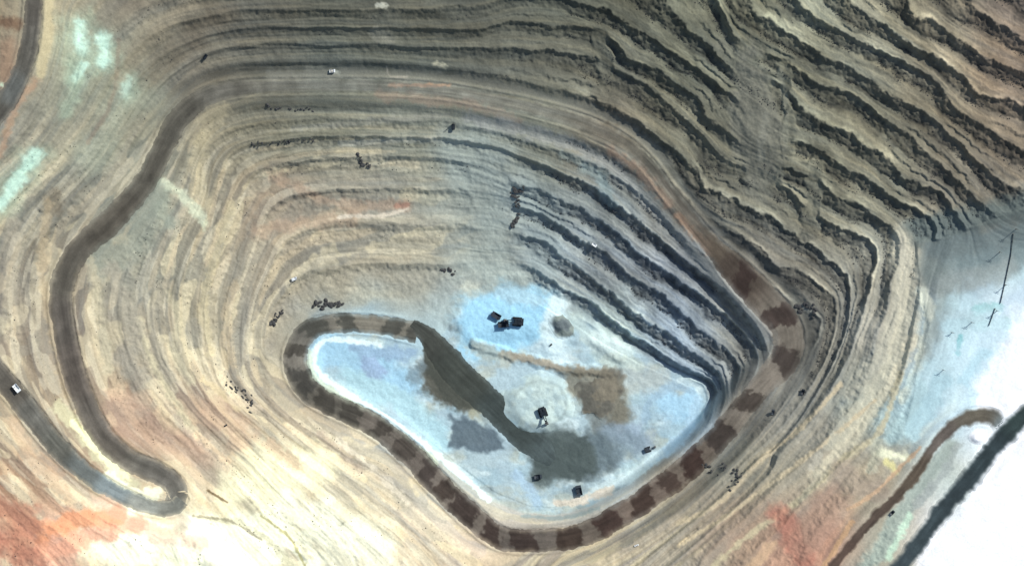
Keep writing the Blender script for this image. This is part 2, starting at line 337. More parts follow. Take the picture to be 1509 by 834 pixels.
pale = isface * (1 - smooth(.65, .9, hard)) * smooth(700, 500, IX + (IY - 400) * -.9) * smooth(150, 260, IY) * (.3 + .9 * smooth(-.2, .3, fbm(GX / 40, GY / 40, 112, 3)))
COLV = COLV * (1 - .42 * pale[..., None]) + np.array([206, 192, 160.]) * .42 * pale[..., None]
sg = smooth(-.05, .35, fbm(GX / 55 + LV * .4, GY / 55, 114, 4)) * (1 - smooth(.55, .85, hard)) * smooth(.7, 1.2, LV) * plat
COLV = COLV * (1 - .13 * sg[..., None]) + np.array([130, 134, 126.]) * .13 * sg[..., None]
wst = (1 - smooth(.65, .9, hard)) * smooth(900, 650, IX + (400 - IY) * .6) * smooth(120, 280, IY) * smooth(.9, 1.5, LV) * plat
for sd_, ft, cc_, o_ in ((920, 2.2, (232,216,176), .75), (922, 3.6, (218,196,160), .6), (924, 2.9, (146,142,130), .55), (926, 6.0, (238,226,196), .5)):
    q_ = vnoise(LV * ft + fbm(IX / 70, IY / 70, sd_, 2) * .8, (IX * .6 + IY) / 60, sd_) + .4 * fbm(IX / 22, IY / 22, sd_ + 1, 3)
    m_ = smooth(.33, .42, q_)[..., None] * o_ * wst[..., None]
    COLV = COLV * (1 - m_) + (np.array(cc_, float) * .6 + COLV * .4) * m_
# broken dark seams: thin beds that only outcrop in places
def paint(pts, wd, col, op=1.0, soft=0.6, rag=0.35, seed=0):
    global COLV
    p = densify(pts, 4) if len(pts) > 1 else np.array([pts[0], (pts[0][0] + .1, pts[0][1])], float)
    R = wd * 2 + 8
    x0, x1 = p[:, 0].min() - R - 10, p[:, 0].max() + R + 10; y0, y1 = p[:, 1].min() - R - 10, p[:, 1].max() + R + 10
    ia = max(0, int((x0 - X0) / ST) - 16); ib = min(nx, int((x1 - X0) / ST) + 16); ja = max(0, int((y0 - Y0) / ST) - 16); jb = min(ny, int((y1 - Y0) / ST) + 16)
    if ia >= ib or ja >= jb: return
    X = IX[ja:jb, ia:ib]; Y = IY[ja:jb, ia:ib]
    D = np.full(X.shape, 1e9)
    for a, b in zip(p[:-1], p[1:]):
        dx, dy = b[0] - a[0], b[1] - a[1]; t = np.clip(((X - a[0]) * dx + (Y - a[1]) * dy) / (dx * dx + dy * dy + 1e-9), 0, 1)
        D = np.minimum(D, np.hypot(X - a[0] - t * dx, Y - a[1] - t * dy))
    D = D + fbm(X / (wd * .9 + 4), Y / (wd * .9 + 4), 200 + seed, 3) * wd * rag * 1.6 + fbm(X / 4, Y / 4, 300 + seed, 2) * min(wd, 8) * rag
    m = (1 - smooth(wd * (1 - soft), wd * (1 + soft * .6), D)) * op
    COLV[ja:jb, ia:ib] = COLV[ja:jb, ia:ib] * (1 - m[..., None]) + np.array(col, float) * m[..., None]
def poly(pts, col, op=1.0, soft=6, rag=5, seed=0):
    global COLV
    q = np.array(pts, float)
    R = soft + rag + 6
    ia = max(0, int((q[:, 0].min() - R - 14 - X0) / ST)); ib = min(nx, int((q[:, 0].max() + R + 14 - X0) / ST) + 1)
    ja = max(0, int((q[:, 1].min() - R - 14 - Y0) / ST)); jb = min(ny, int((q[:, 1].max() + R + 14 - Y0) / ST) + 1)
    X = IX[ja:jb, ia:ib] ; Y = IY[ja:jb, ia:ib]
    n1 = fbm(X / 12, Y / 12, 400 + seed, 3)
    D = np.full(X.shape, 1e9)
    for i in range(len(q)):
        a = q[i]; b = q[(i + 1) % len(q)]
        dx, dy = b - a; t = np.clip(((X - a[0]) * dx + (Y - a[1]) * dy) / (dx * dx + dy * dy + 1e-9), 0, 1)
        D = np.minimum(D, np.hypot(X - a[0] - t * dx, Y - a[1] - t * dy))
    D = np.where(in_poly(X, Y, [tuple(v) for v in q]), -D, D) + n1 * rag
    m = (1 - smooth(-soft, soft, D)) * op
    COLV[ja:jb, ia:ib] = COLV[ja:jb, ia:ib] * (1 - m[..., None]) + np.array(col, float) * m[..., None]
#PAINT_BEGIN
# copper-green salts, north-west
for q, wd in (([(118,38),(116,62),(120,72)], 10), ([(152,58),(155,78),(154,92)], 8), ([(188,118),(186,138)], 6), ([(52,228),(35,252),(18,280),(2,300)], 9), ([(124,98),(112,115)], 6)):
    paint(q, wd * 2.6, (168,186,162), .6, .9, .5, 1); paint(q, wd * 1.25, (206,240,220), .9, .9, .45, 2)
paint([(200,130),(170,180),(130,230)], 30, (160,168,148), .5, .9, .4, 3)
paint([(110,90),(108,130),(95,165)], 14, (165,185,160), .5, .9, .4, 4)
paint([(175,60),(172,110),(160,160),(130,210)], 4, (138,118,102), .4, .8, .4, 5)
paint([(72,0),(70,50),(60,110)], 9, (192,178,142), .9, .6, .3, 6)
paint([(0,33),(25,36)], 9, (110,85,68), .8, .8, .3, 7)
paint([(10,70),(5,120)], 16, (150,120,98), .6, .8, .3, 7)
paint([(2,125)], 5, (210,230,200), .9, .6, .3, 8)
paint([(0,230),(12,190),(30,150),(52,120)], 6, (190,150,120), .6, .8, .4, 9)
paint([(290,0),(215,60),(180,110)], 12, (165,152,128), .5, .8, .4, 10)
paint([(330,20),(260,70),(220,110)], 20, (115,104,88), .5, .8, .4, 11)
paint([(85,295),(80,305)], 14, (125,115,98), .7, .6, .5, 12)
for q, wd, c, o in (([(1335,350),(1338,430),(1325,520),(1290,580),(1240,640)], 22, (205,198,174), .85), ([(1335,345),(1340,400)], 16, (200,194,172), .7), ([(1362,425),(1374,470),(1362,520),(1330,590)], 7, (236,236,212), .9), ([(1345,500),(1310,570),(1260,640),(1200,700)], 9, (222,212,184), .7),
 ([(1360,345),(1420,330),(1509,300),(1560,280)], 26, (108,117,113), .95), ([(1385,370),(1440,358),(1520,340)], 22, (120,131,128), .95), ([(1400,400),(1460,385),(1520,372)], 20, (128,142,140), .9),
 ([(1375,400),(1400,430),(1390,480),(1380,520)], 22, (140,149,142), .9), ([(1420,460),(1390,540),(1350,600)], 30, (196,222,222), .8)):
    paint(q, wd, c, o, .6, .35, 5)
paint([(200,90),(240,60)], 26, (128,118,100), .4, .9, .4, 13)
# west wall, cream and grey bands
for q, wd, c, o in (
 ([(232,268),(262,282),(290,312),(300,330)], 8, (215,220,190), .8), ([(230,275),(235,310),(250,330)], 14, (155,162,146), .7),
 ([(150,375),(170,395),(200,350),(215,300)], 22, (146,150,136), .8), ([(135,380),(150,470),(160,540)], 9, (190,180,152), .7),
 ([(205,470),(218,520),(245,570),(275,620),(290,640)], 6, (216,204,168), .75), ([(250,430),(262,470),(258,520),(280,560)], 7, (198,188,156), .55),
 ([(165,400),(195,480),(190,545)], 14, (168,160,142), .7), ([(230,420),(225,480),(250,560)], 9, (160,152,134), .6),
 ([(340,300),(318,380),(300,450),(310,520)], 7, (205,190,152), .6), ([(300,200),(290,260),(300,300)], 12, (200,186,150), .5),
 ([(300,175),(330,160),(300,210)], 10, (185,172,140), .5),
 ([(345,420),(335,480),(345,540)], 7, (205,184,150), .5), ([(180,520),(200,560),(215,600)], 16, (158,152,138), .7),
 ([(165,580),(210,590)], 14, (222,188,155), .5), ([(170,620),(230,640),(290,670)], 30, (192,154,132), .45),
 ([(70,300),(62,400),(80,500),(100,580)], 8, (190,170,138), .6), ([(20,330),(15,400),(30,470)], 14, (182,170,148), .5),
 ([(400,260),(500,300),(600,303)], 10, (186,155,130), .5), ([(380,340),(430,330),(520,325)], 12, (190,160,134), .5),
 ([(500,319),(560,318),(600,308)], 3, (226,212,190), .9), ([(585,303),(600,302)], 4, (184,136,116), .7),
 ([(560,140),(680,152),(760,180)], 9, (160,138,120), .55), ([(575,126),(662,126)], 3, (190,150,120), .9),
 ([(500,212),(600,206),(695,208)], 4, (186,184,168), .75), ([(430,190),(560,178),(660,170)], 5, (165,163,150), .5),
 ([(710,230),(722,330),(740,420)], 56, (166,177,171), .75), ([(780,290),(800,350),(810,400)], 38, (158,172,172), .55), ([(640,300),(700,300)], 30, (160,166,156), .4), ([(700,400),(760,405)], 20, (195,205,195), .5), ([(690,425),(715,440)], 9, (215,218,200), .7),
 ([(890,270),(880,245),(830,232)], 8, (150,165,160), .5), ([(900,300),(885,262),(860,245)], 9, (140,160,162), .5),
 ([(985,300),(940,250),(900,225)], 10, (156,128,108), .6), ([(1060,380),(1000,320)], 8, (165,130,105), .6), ([(1135,490),(1110,450),(1070,410)], 7, (168,150,135), .5),
 ([(570,9),(556,8)], 4, (200,198,180), .9), ([(555,50),(572,60)], 9, (142,140,126), .8), ([(485,106),(498,106)], 3, (220,225,210), .9),
 ([(640,96),(655,98)], 4, (190,185,160), .8), ([(570,98),(575,113),(600,113)], 1.6, (185,175,158), .9)):
    paint(q, wd, c, o, .7, .5, int(q[0][0]))
# cream dust and orange clay of the south-west
for q, wd, c, o in (
 ([(340,720),(400,700),(470,690)], 34, (255,248,205), .8), ([(150,800),(260,790),(380,800)], 40, (255,253,225), .9), ([(430,760),(520,780),(560,820)], 34, (252,250,222), .7),
 ([(60,790),(110,765),(165,760)], 18, (228,156,116), .85), ([(0,740),(40,770),(30,834)], 18, (176,122,100), .7), ([(70,810),(130,790),(200,775)], 16, (234,172,142), .8), ([(85,600),(130,650),(170,690),(200,715)], 9, (200,195,160), .8), ([(110,625),(160,680),(190,705)], 6, (240,236,190), .9),
 ([(160,700),(190,720),(215,728),(236,722)], 9, (236,236,205), .95), ([(140,700),(175,728),(205,735)], 8, (84,104,112), .8),
 ([(20,620),(50,680),(100,730)], 10, (200,170,140), .5), ([(150,740),(220,780),(300,800)], 12, (212,172,150), .5),
 ([(250,760),(270,775)], 8, (220,200,180), .5), ([(0,800),(60,834)], 16, (175,120,100), .7),
 ([(350,640),(385,690),(430,720)], 6, (238,220,180), .7), ([(290,640),(335,680)], 5, (236,208,170), .7), ([(310,600),(350,640)], 22, (190,158,132), .5),
 ([(400,660),(440,690)], 12, (200,170,142), .6), ([(425,625),(470,665),(530,700)], 4, (225,210,180), .7), ([(300,560),(350,600)], 5, (215,195,155), .7),
 ([(340,590),(380,600)], 6, (225,205,175), .5), ([(500,650),(560,700),(600,740)], 5, (232,220,196), .7), ([(470,640),(530,690)], 6, (175,155,138), .5),
 ([(390,560),(400,600),(460,640),(540,690)], 5, (140,130,116), .4),
 ([(310,765),(350,770),(400,800),(430,834)], 5, (205,200,170), .7), ([(385,760),(425,790),(450,834)], 2.0, (170,162,110), .7), ([(305,722),(335,740)], 1.8, (120,100,70), .8), ([(285,760),(340,768),(385,795)], 2.0, (150,142,120), .7)):
    paint(q, wd, c, o, .6, .55, int(q[0][1]) + 7)
# east and south-east: cream bands, pink, yellow, tailings
paint([(1098,95),(1112,150),(1118,205),(1125,255)], 30, (132,130,117), .75, .6, .6, 10)
paint([(1150,105),(1157,160),(1158,215)], 5, (150,148,130), .7, .6, .5, 11); paint([(1128,170),(1120,230)], 6, (146,144,130), .6, .6, .5, 12)
paint([(690,174),(820,206),(905,249),(955,301),(1000,349),(1045,396),(1095,451),(1128,496)], 11, (158,160,156), .75, .7, .4, 8)  # pale strip painted to offset grazing-sun shade on the inner road cut
paint([(400,112),(560,110),(660,117),(750,129),(860,160),(930,193),(985,240)], 10, (142,140,128), .6, .8, .5, 9)  # shaded slope above the northern road, brightened through its colour
for q, wd, c, o in (
 ([(1330,360),(1325,430),(1300,520),(1250,580)], 11, (196,190,170), .75), ([(1355,430),(1368,470),(1352,530)], 6, (228,230,208), .9), ([(1238,567),(1180,630),(1119,679),(1060,740),(1000,771)], 4, (208,190,158), .85),
 ([(1289,590),(1225,645),(1136,713),(1068,761),(1000,803)], 3.5, (210,192,160), .85), ([(1327,550),(1296,635),(1238,679),(1177,737),(1102,790),(1051,834)], 5, (205,192,158), .8),
 ([(1260,640),(1220,690),(1180,735)], 4, (190,182,160), .6), ([(1385,420),(1450,405),(1480,395)], 18, (158,166,160), .7),
 ([(1375,520),(1380,480),(1440,470)], 18, (158,170,166), .7), ([(1380,540),(1350,600),(1320,640)], 18, (178,205,206), .8), ([(1430,440),(1400,500),(1380,560)], 22, (202,226,228), .75),
 ([(1415,495),(1412,520)], 4, (120,190,190), .6), ([(1440,455),(1470,452)], 8, (150,200,195), .6), ([(1450,480),(1480,475)], 10, (190,225,215), .7), ([(1470,480),(1430,540),(1440,580)], 26, (206,230,234), .8), ([(1300,665),(1335,675)], 8, (240,238,205), .95), ([(1305,680),(1320,692)], 7, (222,212,150), .9), ([(1290,650),(1285,690)], 8, (215,212,185), .6),
 ([(1150,760),(1165,790),(1185,820)], 18, (186,124,106), .75), ([(1225,735),(1210,770),(1190,800)], 26, (172,138,120), .6), ([(1140,800),(1110,834)], 9, (215,180,145), .7), ([(1240,700),(1290,720)], 20, (168,150,134), .6), ([(1250,750),(1290,725),(1355,660)], 3, (208,172,138), .8), ([(1255,770),(1215,834)], 4, (212,170,130), .8),
 ([(1400,660),(1350,720),(1310,790),(1280,834)], 13, (168,178,166), .95), ([(1340,760),(1310,820)], 6, (205,232,205), .8), ([(1410,655),(1395,690),(1350,745)], 7, (165,172,165), .8),
 ([(1441,638),(1444,646)], 7, (252,252,250), .95), ([(1500,700),(1440,780),(1400,834)], 40, (255,255,255), 1), ([(1515,540),(1480,585),(1450,595)], 16, (252,255,255), .95), ([(1520,470),(1490,520),(1455,565)], 20, (250,255,255), .9), ([(1400,480),(1450,470)], 14, (190,218,220), .7), ([(1390,560),(1360,610),(1345,635)], 14, (180,210,214), .8), ([(1450,520),(1420,560)], 10, (186,218,224), .7),
 ([(1230,645),(1222,655)], 7, (190,185,165), .8), ([(1205,675),(1195,688)], 7, (195,188,170), .8)):
    paint(q, wd, c, o, .6, .4, int(q[0][0]) + 3)
# pit floor
poly(FLOOR, (178,200,206), .75, 3, 2, 3)
fm = (in_poly(IX, IY, FLOOR) * 1.0)[..., None]
for sd_, c_, lo, hi, o_ in ((901, (206,222,216), .05, .4, .7), (903, (158,186,196), .05, .45, .5), (905, (182,184,168), .1, .45, .6), (907, (226,240,238), .2, .5, .6), (909, (128,144,150), .28, .5, .5)):
    m_ = smooth(lo, hi, fbm(IX / 42 + sd_, IY / 24, sd_, 5))[..., None] * o_ * fm
    COLV = COLV * (1 - m_) + np.array(c_, float) * m_
for q, wd, c, o in (
 ([(690,470),(740,455),(800,450),(760,490),(700,490)], 30, (166,214,236), .95), ([(820,445),(812,480),(822,510)], 16, (222,240,240), .95), ([(850,470),(870,500),(890,520)], 14, (190,205,198), .7), ([(790,440),(740,430)], 14, (175,205,215), .8), ([(880,500),(910,520)], 15, (214,230,224), .9),
 ([(480,520),(520,530),(600,560)], 26, (168,208,228), .9), ([(520,560),(600,600),(650,650)], 22, (180,214,220), .9), ([(545,535),(555,545)], 14, (150,168,196), .7),
 ([(605,520),(560,520),(520,512)], 10, (150,176,198), .8),
 ([(560,508),(520,502),(480,502),(464,520),(468,545),(500,572),(560,608),(620,650),(680,700),(720,735)], 4.5, (232,248,246), .95),
 ([(455,520),(460,550),(500,584),(560,620),(640,680)], 6, (212,222,196), .8),
 ([(636,545),(650,575),(680,590)], 17, (90,88,78), .95), ([(690,580),(700,600)], 14, (168,164,138), .8), ([(715,610),(735,640)], 10, (140,152,150), .7), ([(622,540),(610,555)], 12, (120,136,142), .7),
 ([(760,605),(740,590)], 14, (190,205,198), .7), ([(730,640),(745,690)], 16, (176,196,202), .8),
 ([(740,520),(790,532),(840,545),(900,550)], 7, (158,146,126), .85), ([(700,510),(740,530)], 14, (172,174,160), .7), ([(920,560),(960,560)], 22, (185,190,182), .7),
 ([(900,530),(940,540)], 12, (205,215,200), .6),
 ([(985,590),(1005,600),(1015,590)], 22, (178,216,236), .9), ([(1020,575),(990,570),(960,590),(950,620)], 6, (158,184,200), .6), ([(1030,590),(1010,640),(960,680)], 8, (180,208,225), .7),
 ([(850,560),(880,570),(905,610)], 22, (126,120,104), .8), ([(905,560),(912,630)], 12, (120,116,102), .8), ([(870,600),(890,640)], 20, (104,106,100), .7), ([(900,640),(940,640),(950,655)], 20, (150,166,180), .8), ([(820,660),(850,680),(800,690),(830,650)], 26, (86,96,94), .97), ([(880,650),(900,670),(870,690)], 20, (104,116,118), .9), ([(900,680),(850,700)], 10, (120,132,134), .7),
 ([(880,720),(930,700),(970,668)], 8, (212,228,228), .8), ([(820,740),(850,738),(900,722)], 6, (222,206,186), .8), ([(760,700),(780,720),(790,740)], 8, (172,198,215), .8), ([(770,760),(830,762),(880,748)], 3, (140,158,160), .6)):
    paint(q, wd, c, o, .55, .45, int(q[0][0]) + 13)
poly([(624,502),(650,520),(690,570),(704,604),(676,604),(655,585),(640,566),(628,548)], (78,80,72), .93, 3, 9, 1)
poly([(765,632),(800,640),(835,652),(880,636),(902,652),(908,684),(872,700),(838,706),(806,702),(786,684)], (80,90,88), .95, 4, 9, 6)
poly([(868,640),(905,630),(940,640),(950,660),(905,690),(880,690)], (126,142,150), .6, 8, 12, 7)
poly([(664,612),(700,622),(738,645),(744,662),(712,668),(690,664),(662,655)], (94,108,116), .9, 4, 9, 2)
#PAINT_END
# fine grit
COLV *= (1 + 0.035 * fbm(GX / 2.6, GY / 2.6, 500, 2))[..., None]
cool = np.maximum(in_poly(IX, IY, FLOOR), smooth(1300, 1380, IX) * smooth(300, 360, IY))
COLV = COLV * (1 - (1 - cool[..., None]) * np.array([.004, -.001, .018]))
COLV = COLV * (1 - in_poly(IX, IY, FLOOR)[..., None] * np.array([.008, .0, .008]))
des = .07 * (1 - cool[..., None]) * smooth(820, 700, IY)[..., None]
COLV = COLV * (1 - des) + COLV.mean(-1, keepdims=True) * np.array([1.02, 1.0, .975]) * des
COLV = np.clip(COLV, 4, 255)
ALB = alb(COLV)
# ------------------------------------------------------------------ materials
def new_mat(name):
    m = bpy.data.materials.new(name); m.use_nodes = True
    nt = m.node_tree; b = nt.nodes['Principled BSDF']; b.inputs['Roughness'].default_value = .95
    b.inputs['Specular IOR Level'].default_value = .15
    return m, nt, b
def ground_mat(name, rough=.95, spec=.1, bump=.5):
    m, nt, b = new_mat(name); N = nt.nodes; Lk = nt.links
    b.inputs['Roughness'].default_value = rough; b.inputs['Specular IOR Level'].default_value = spec
    at = N.new('ShaderNodeAttribute'); at.attribute_name = 'soil'
    tc = N.new('ShaderNodeTexCoord')
    n1 = N.new('ShaderNodeTexNoise'); n1.inputs['Scale'].default_value = .35; n1.inputs['Detail'].default_value = 6; n1.inputs['Roughness'].default_value = .65
    n2 = N.new('ShaderNodeTexNoise'); n2.inputs['Scale'].default_value = .05; n2.inputs['Detail'].default_value = 5
    Lk.new(tc.outputs['Object'], n1.inputs['Vector']); Lk.new(tc.outputs['Object'], n2.inputs['Vector'])
    mr = N.new('ShaderNodeMapRange'); mr.inputs['From Min'].default_value = .3; mr.inputs['From Max'].default_value = .7; mr.inputs['To Min'].default_value = .88; mr.inputs['To Max'].default_value = 1.1
    Lk.new(n1.outputs['Fac'], mr.inputs['Value'])
    mr2 = N.new('ShaderNodeMapRange'); mr2.inputs['From Min'].default_value = .3; mr2.inputs['From Max'].default_value = .7; mr2.inputs['To Min'].default_value = .94; mr2.inputs['To Max'].default_value = 1.06
    Lk.new(n2.outputs['Fac'], mr2.inputs['Value'])
    mu = N.new('ShaderNodeMath'); mu.operation = 'MULTIPLY'; Lk.new(mr.outputs[0], mu.inputs[0]); Lk.new(mr2.outputs[0], mu.inputs[1])
    vm = N.new('ShaderNodeVectorMath'); vm.operation = 'SCALE'; Lk.new(at.outputs['Color'], vm.inputs[0]); Lk.new(mu.outputs[0], vm.inputs['Scale'])
    Lk.new(vm.outputs[0], b.inputs['Base Color'])
    bp = N.new('ShaderNodeBump'); bp.inputs['Strength'].default_value = bump; bp.inputs['Distance'].default_value = .8
    Lk.new(n1.outputs['Fac'], bp.inputs['Height']); Lk.new(bp.outputs[0], b.inputs['Normal'])
    return m
def plain_mat(name, col, rough=.6, spec=.3, metal=0, var=.15, scale=.8):
    m, nt, b = new_mat(name); N = nt.nodes; Lk = nt.links
    b.inputs['Roughness'].default_value = rough; b.inputs['Specular IOR Level'].default_value = spec; b.inputs['Metallic'].default_value = metal
    tc = N.new('ShaderNodeTexCoord'); n = N.new('ShaderNodeTexNoise'); n.inputs['Scale'].default_value = scale; n.inputs['Detail'].default_value = 4
    Lk.new(tc.outputs['Object'], n.inputs['Vector'])
    r = N.new('ShaderNodeValToRGB'); r.color_ramp.elements[0].position = .3; r.color_ramp.elements[1].position = .7
    r.color_ramp.elements[0].color = tuple(c * (1 - var) for c in col) + (1,); r.color_ramp.elements[1].color = tuple(min(1, c * (1 + var)) for c in col) + (1,)
    Lk.new(n.outputs['Fac'], r.inputs[0]); Lk.new(r.outputs[0], b.inputs['Base Color'])
    return m
M_rock = ground_mat('bench_rock'); M_floor = ground_mat('wet_pit_mud', .75, .15, .3); M_tail = ground_mat('tailings_dust', .95, .05, .08); M_road = ground_mat('haul_road_gravel', .9, .1, .4); M_out = ground_mat('outer_ground')
M_black = plain_mat('black_steel', (.012, .018, .024), .5); M_dark = plain_mat('dark_grey_paint', (.035, .045, .055), .5); M_tyre = plain_mat('tyre_rubber', (.018, .018, .018), .9)
M_yel = plain_mat('dusty_yellow_paint', (.42, .33, .14), .6); M_white = plain_mat('white_paint', (.78, .8, .78), .5, var=.05); M_glass = plain_mat('cab_glass', (.02, .03, .035), .15, .5)
M_steel = plain_mat('worn_steel', (.16, .16, .15), .5, .4, .4); M_wood = plain_mat('weathered_pole_wood', (.08, .065, .05), .9)
M_bould = plain_mat('dark_boulder_rock', (.07, .07, .068), .95, .1, scale=.5); M_bould2 = plain_mat('pale_boulder_rock', (.5, .48, .42), .95, .1, scale=.5)
M_rub = plain_mat('rubble_rock', (.05, .052, .055), .95, .1, var=.5, scale=.08); M_leaf = plain_mat('shrub_leaf', (.05, .065, .02), .8)
M_pipe = plain_mat('dark_pipe_steel', (.03, .04, .045), .5)

# ------------------------------------------------------------------ mesh output
def mesh_obj(name, V, F, mat, cols=None, parent=None, shade=True):
    me = bpy.data.meshes.new(name)
    V = np.asarray(V, np.float32); F = np.asarray(F, np.int32)
    me.vertices.add(len(V)); me.vertices.foreach_set('co', V.ravel())
    me.loops.add(F.size); me.loops.foreach_set('vertex_index', F.ravel())
    me.polygons.add(len(F)); me.polygons.foreach_set('loop_start', np.arange(0, F.size, F.shape[1], dtype=np.int32))
    me.polygons.foreach_set('loop_total', np.full(len(F), F.shape[1], np.int32))
    if shade: me.polygons.foreach_set('use_smooth', np.ones(len(F), bool))
    me.update(calc_edges=True)
    if cols is not None:
        at = me.color_attributes.new('soil', 'FLOAT_COLOR', 'POINT')
        at.data.foreach_set('color', np.concatenate([cols, np.ones((len(V), 1))], 1).astype(np.float32).ravel())
    me.materials.append(mat)
    o = bpy.data.objects.new(name, me); COL.objects.link(o)
    if parent: o.parent = parent
    return o
def tag(o, label, cat, group=None, kind=None):
    o['label'] = label; o['category'] = cat
    if group: o['group'] = group
    if kind: o['kind'] = kind
    return o
def wxy(X, Y): return X - CX, CY - Y
idx = np.arange(nx * ny).reshape(ny, nx)
quads = np.stack([idx[:-1, :-1], idx[1:, :-1], idx[1:, 1:], idx[:-1, 1:]], -1)
fcx = IX[:-1, :-1]; fcy = IY[:-1, :-1]
reg = np.zeros(fcx.shape, int)
reg[in_poly(fcx + fbm(fcx / 20, fcy / 20, 600, 2) * 6, fcy, TAIL)] = 2
reg[floor_m[:-1, :-1]] = 1
Vx, Vy = wxy(GX, GY)
VALL = np.stack([Vx, Vy, H], -1).reshape(-1, 3); CALL = ALB.reshape(-1, 3)
def sub(name, r, mat, label, cat):
    q = quads[reg == r].reshape(-1, 4)
    u, inv = np.unique(q, return_inverse=True)
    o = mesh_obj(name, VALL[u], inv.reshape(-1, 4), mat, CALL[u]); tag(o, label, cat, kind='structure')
sub('pit_benches', 0, M_rock, 'terraced rock benches stepping down around the open pit', 'pit wall')
sub('pit_floor', 1, M_floor, 'pale blue wet floor at the bottom of the pit', 'pit floor')
sub('tailings_ground', 2, M_tail, 'grey blue to blinding white tailings ground on the right', 'tailings')
# skirt from the surveyed sheet to the horizon
edge = np.concatenate([idx[0, :], idx[1:, -1], idx[-1, -2::-1], idx[-2:0, 0][::-1] if False else idx[1:-1, 0][::-1]])
edge = edge[::8]
E = VALL[edge]; Ec = CALL[edge]; n = len(E); kk = np.ones(61) / 61; Es = np.stack([np.convolve(np.concatenate([Ec[-30:, q], Ec[:, q], Ec[:30, q]]), kk, 'valid') for q in range(3)], 1); rings = [E]; cols = [Ec]
for f, zt in ((1.02, .05), (1.06, .15), (1.12, .35), (1.35, .7), (2, 1), (5, 1), (30, 1)):
    R = E * np.array([f, f, 1]); R[:, 2] = E[:, 2] * (1 - zt) + 175 * zt + fbm(R[:, 0] / 150, R[:, 1] / 150, 9, 3) * 10
    rings.append(R); cols.append((Es * (1 - zt) + np.array([.3, .27, .22]) * zt) * (1 + .12 * fbm(R[:, 0] / 90, R[:, 1] / 90, 19, 3))[:, None])
V = np.concatenate(rings); F = []
for r in range(len(rings) - 1):
    for i in range(n):
        j = (i + 1) % n; F.append((r * n + i, (r + 1) * n + i, (r + 1) * n + j, r * n + j))
o = mesh_obj('ground', V, F, M_out, np.concatenate(cols)); tag(o, 'bare desert ground stretching away beyond the mine', 'ground', kind='structure')

# height lookup on the finished sheet (photo pixel -> world)
def ground_at(px, py):
    z = 60.0
    for _ in range(6):
        x, y = to_plan(px, py, z); z = float(samp(H, x, y))
    a, b = wxy(x, y); return a, b, z

# ------------------------------------------------------------------ haul roads as sheets of their own
ROADCOL = {}
def road_mesh(name, key, colfn, label, a=0, b=None, dz=0.0, wf=1.0):
    P = road_z[key][a:b]
    # arc-length resample
    d = np.hypot(np.diff(P[:, 0]), np.diff(P[:, 1])); s = np.concatenate([[0], np.cumsum(d)])
    n = int(s[-1] / 1.6); t = np.linspace(0, s[-1], n)
    Q = np.stack([np.interp(t, s, P[:, i]) for i in range(4)], 1)
    T = np.gradient(Q[:, :2], axis=0); T /= np.linalg.norm(T, axis=1)[:, None] + 1e-9
    Nn = np.stack([-T[:, 1], T[:, 0]], 1)
    m = 27; u = np.linspace(-1, 1, m)
    je = {'ramp': 2.5, 'slate': 4.0, 'tail': 3.5}.get(key, 2.4)
    jl = fbm(t / 13, t * 0 + 3, 700 + len(name), 3) * je + vnoise(t / 3.0, t * 0, 710) * 0.9
    jr = fbm(t / 13, t * 0 + 9, 720 + len(name), 3) * je + vnoise(t / 3.0, t * 0, 730) * 0.9
    hw = Q[:, 3] * wf
    off = np.where(u[None, :] < 0, u[None, :] * (hw + jl)[:, None], u[None, :] * (hw + jr)[:, None])
    X = Q[:, 0][:, None] + Nn[:, 0][:, None] * off; Y = Q[:, 1][:, None] + Nn[:, 1][:, None] * off
    ridge = 0.2 * vnoise(off / 2.2, (t / 45)[:, None] + off * 0, 740)
    Z = Q[:, 2][:, None] + 0.25 - 0.9 * np.abs(u[None, :]) ** 6 + ridge + dz
    Z = np.maximum(Z, samp(H, X, Y) + 0.12)
    ix, iy = to_img(X, Y, Z)
    c = colfn(ix, iy, u[None, :] + 0 * X, t[:, None] + 0 * X)
    if key in ('main', 'west', 'rim'): c = c * .72 + c.mean(-1, keepdims=True) * np.array([1.0, .99, .93]) * .28
    gi = samp(COLV[..., 0], X, Y), samp(COLV[..., 1], X, Y), samp(COLV[..., 2], X, Y)
    gcol = np.stack(gi, -1)
    north = smooth(330, 420, ix) * smooth(1075, 1000, ix) * smooth(420, 340, iy) if key == 'main' else 0 * ix
    mixw = np.clip(smooth(.5, 1.0, np.abs(u[None, :]) + .15 * fbm(ix / 9, iy / 9, 768, 3)) * ({'tail': .85, 'slate': .8, 'ramp': .2}.get(key, .42) + .5 * north) + .5 * north, 0, .92)
    c = c * (1 - mixw[..., None]) + gcol * mixw[..., None]
    c = c * (1 + .16 * fbm(ix / 14, iy / 14, 763, 4) + .07 * fbm(off / 2.5, t[:, None] / 22 + off * 0, 764, 2))[..., None]
    # wheel lanes and dust
    c = c * (1 + .06 * vnoise(off / 3.0, (t / 60)[:, None] + 0 * off, 750) + .05 * fbm(ix / 9, iy / 9, 760, 3))[..., None]
    A = alb(np.clip(c, 4, 255))
    VX, VY = wxy(X, Y)
    V = np.stack([VX, VY, Z], -1).reshape(-1, 3)
    id2 = np.arange(n * m).reshape(n, m)
    F = np.stack([id2[:-1, :-1], id2[:-1, 1:], id2[1:, 1:], id2[1:, :-1]], -1).reshape(-1, 4)
    o = mesh_obj(name, V, F, M_road, A.reshape(-1, 3)); tag(o, label, 'haul road', kind='structure')
    return o
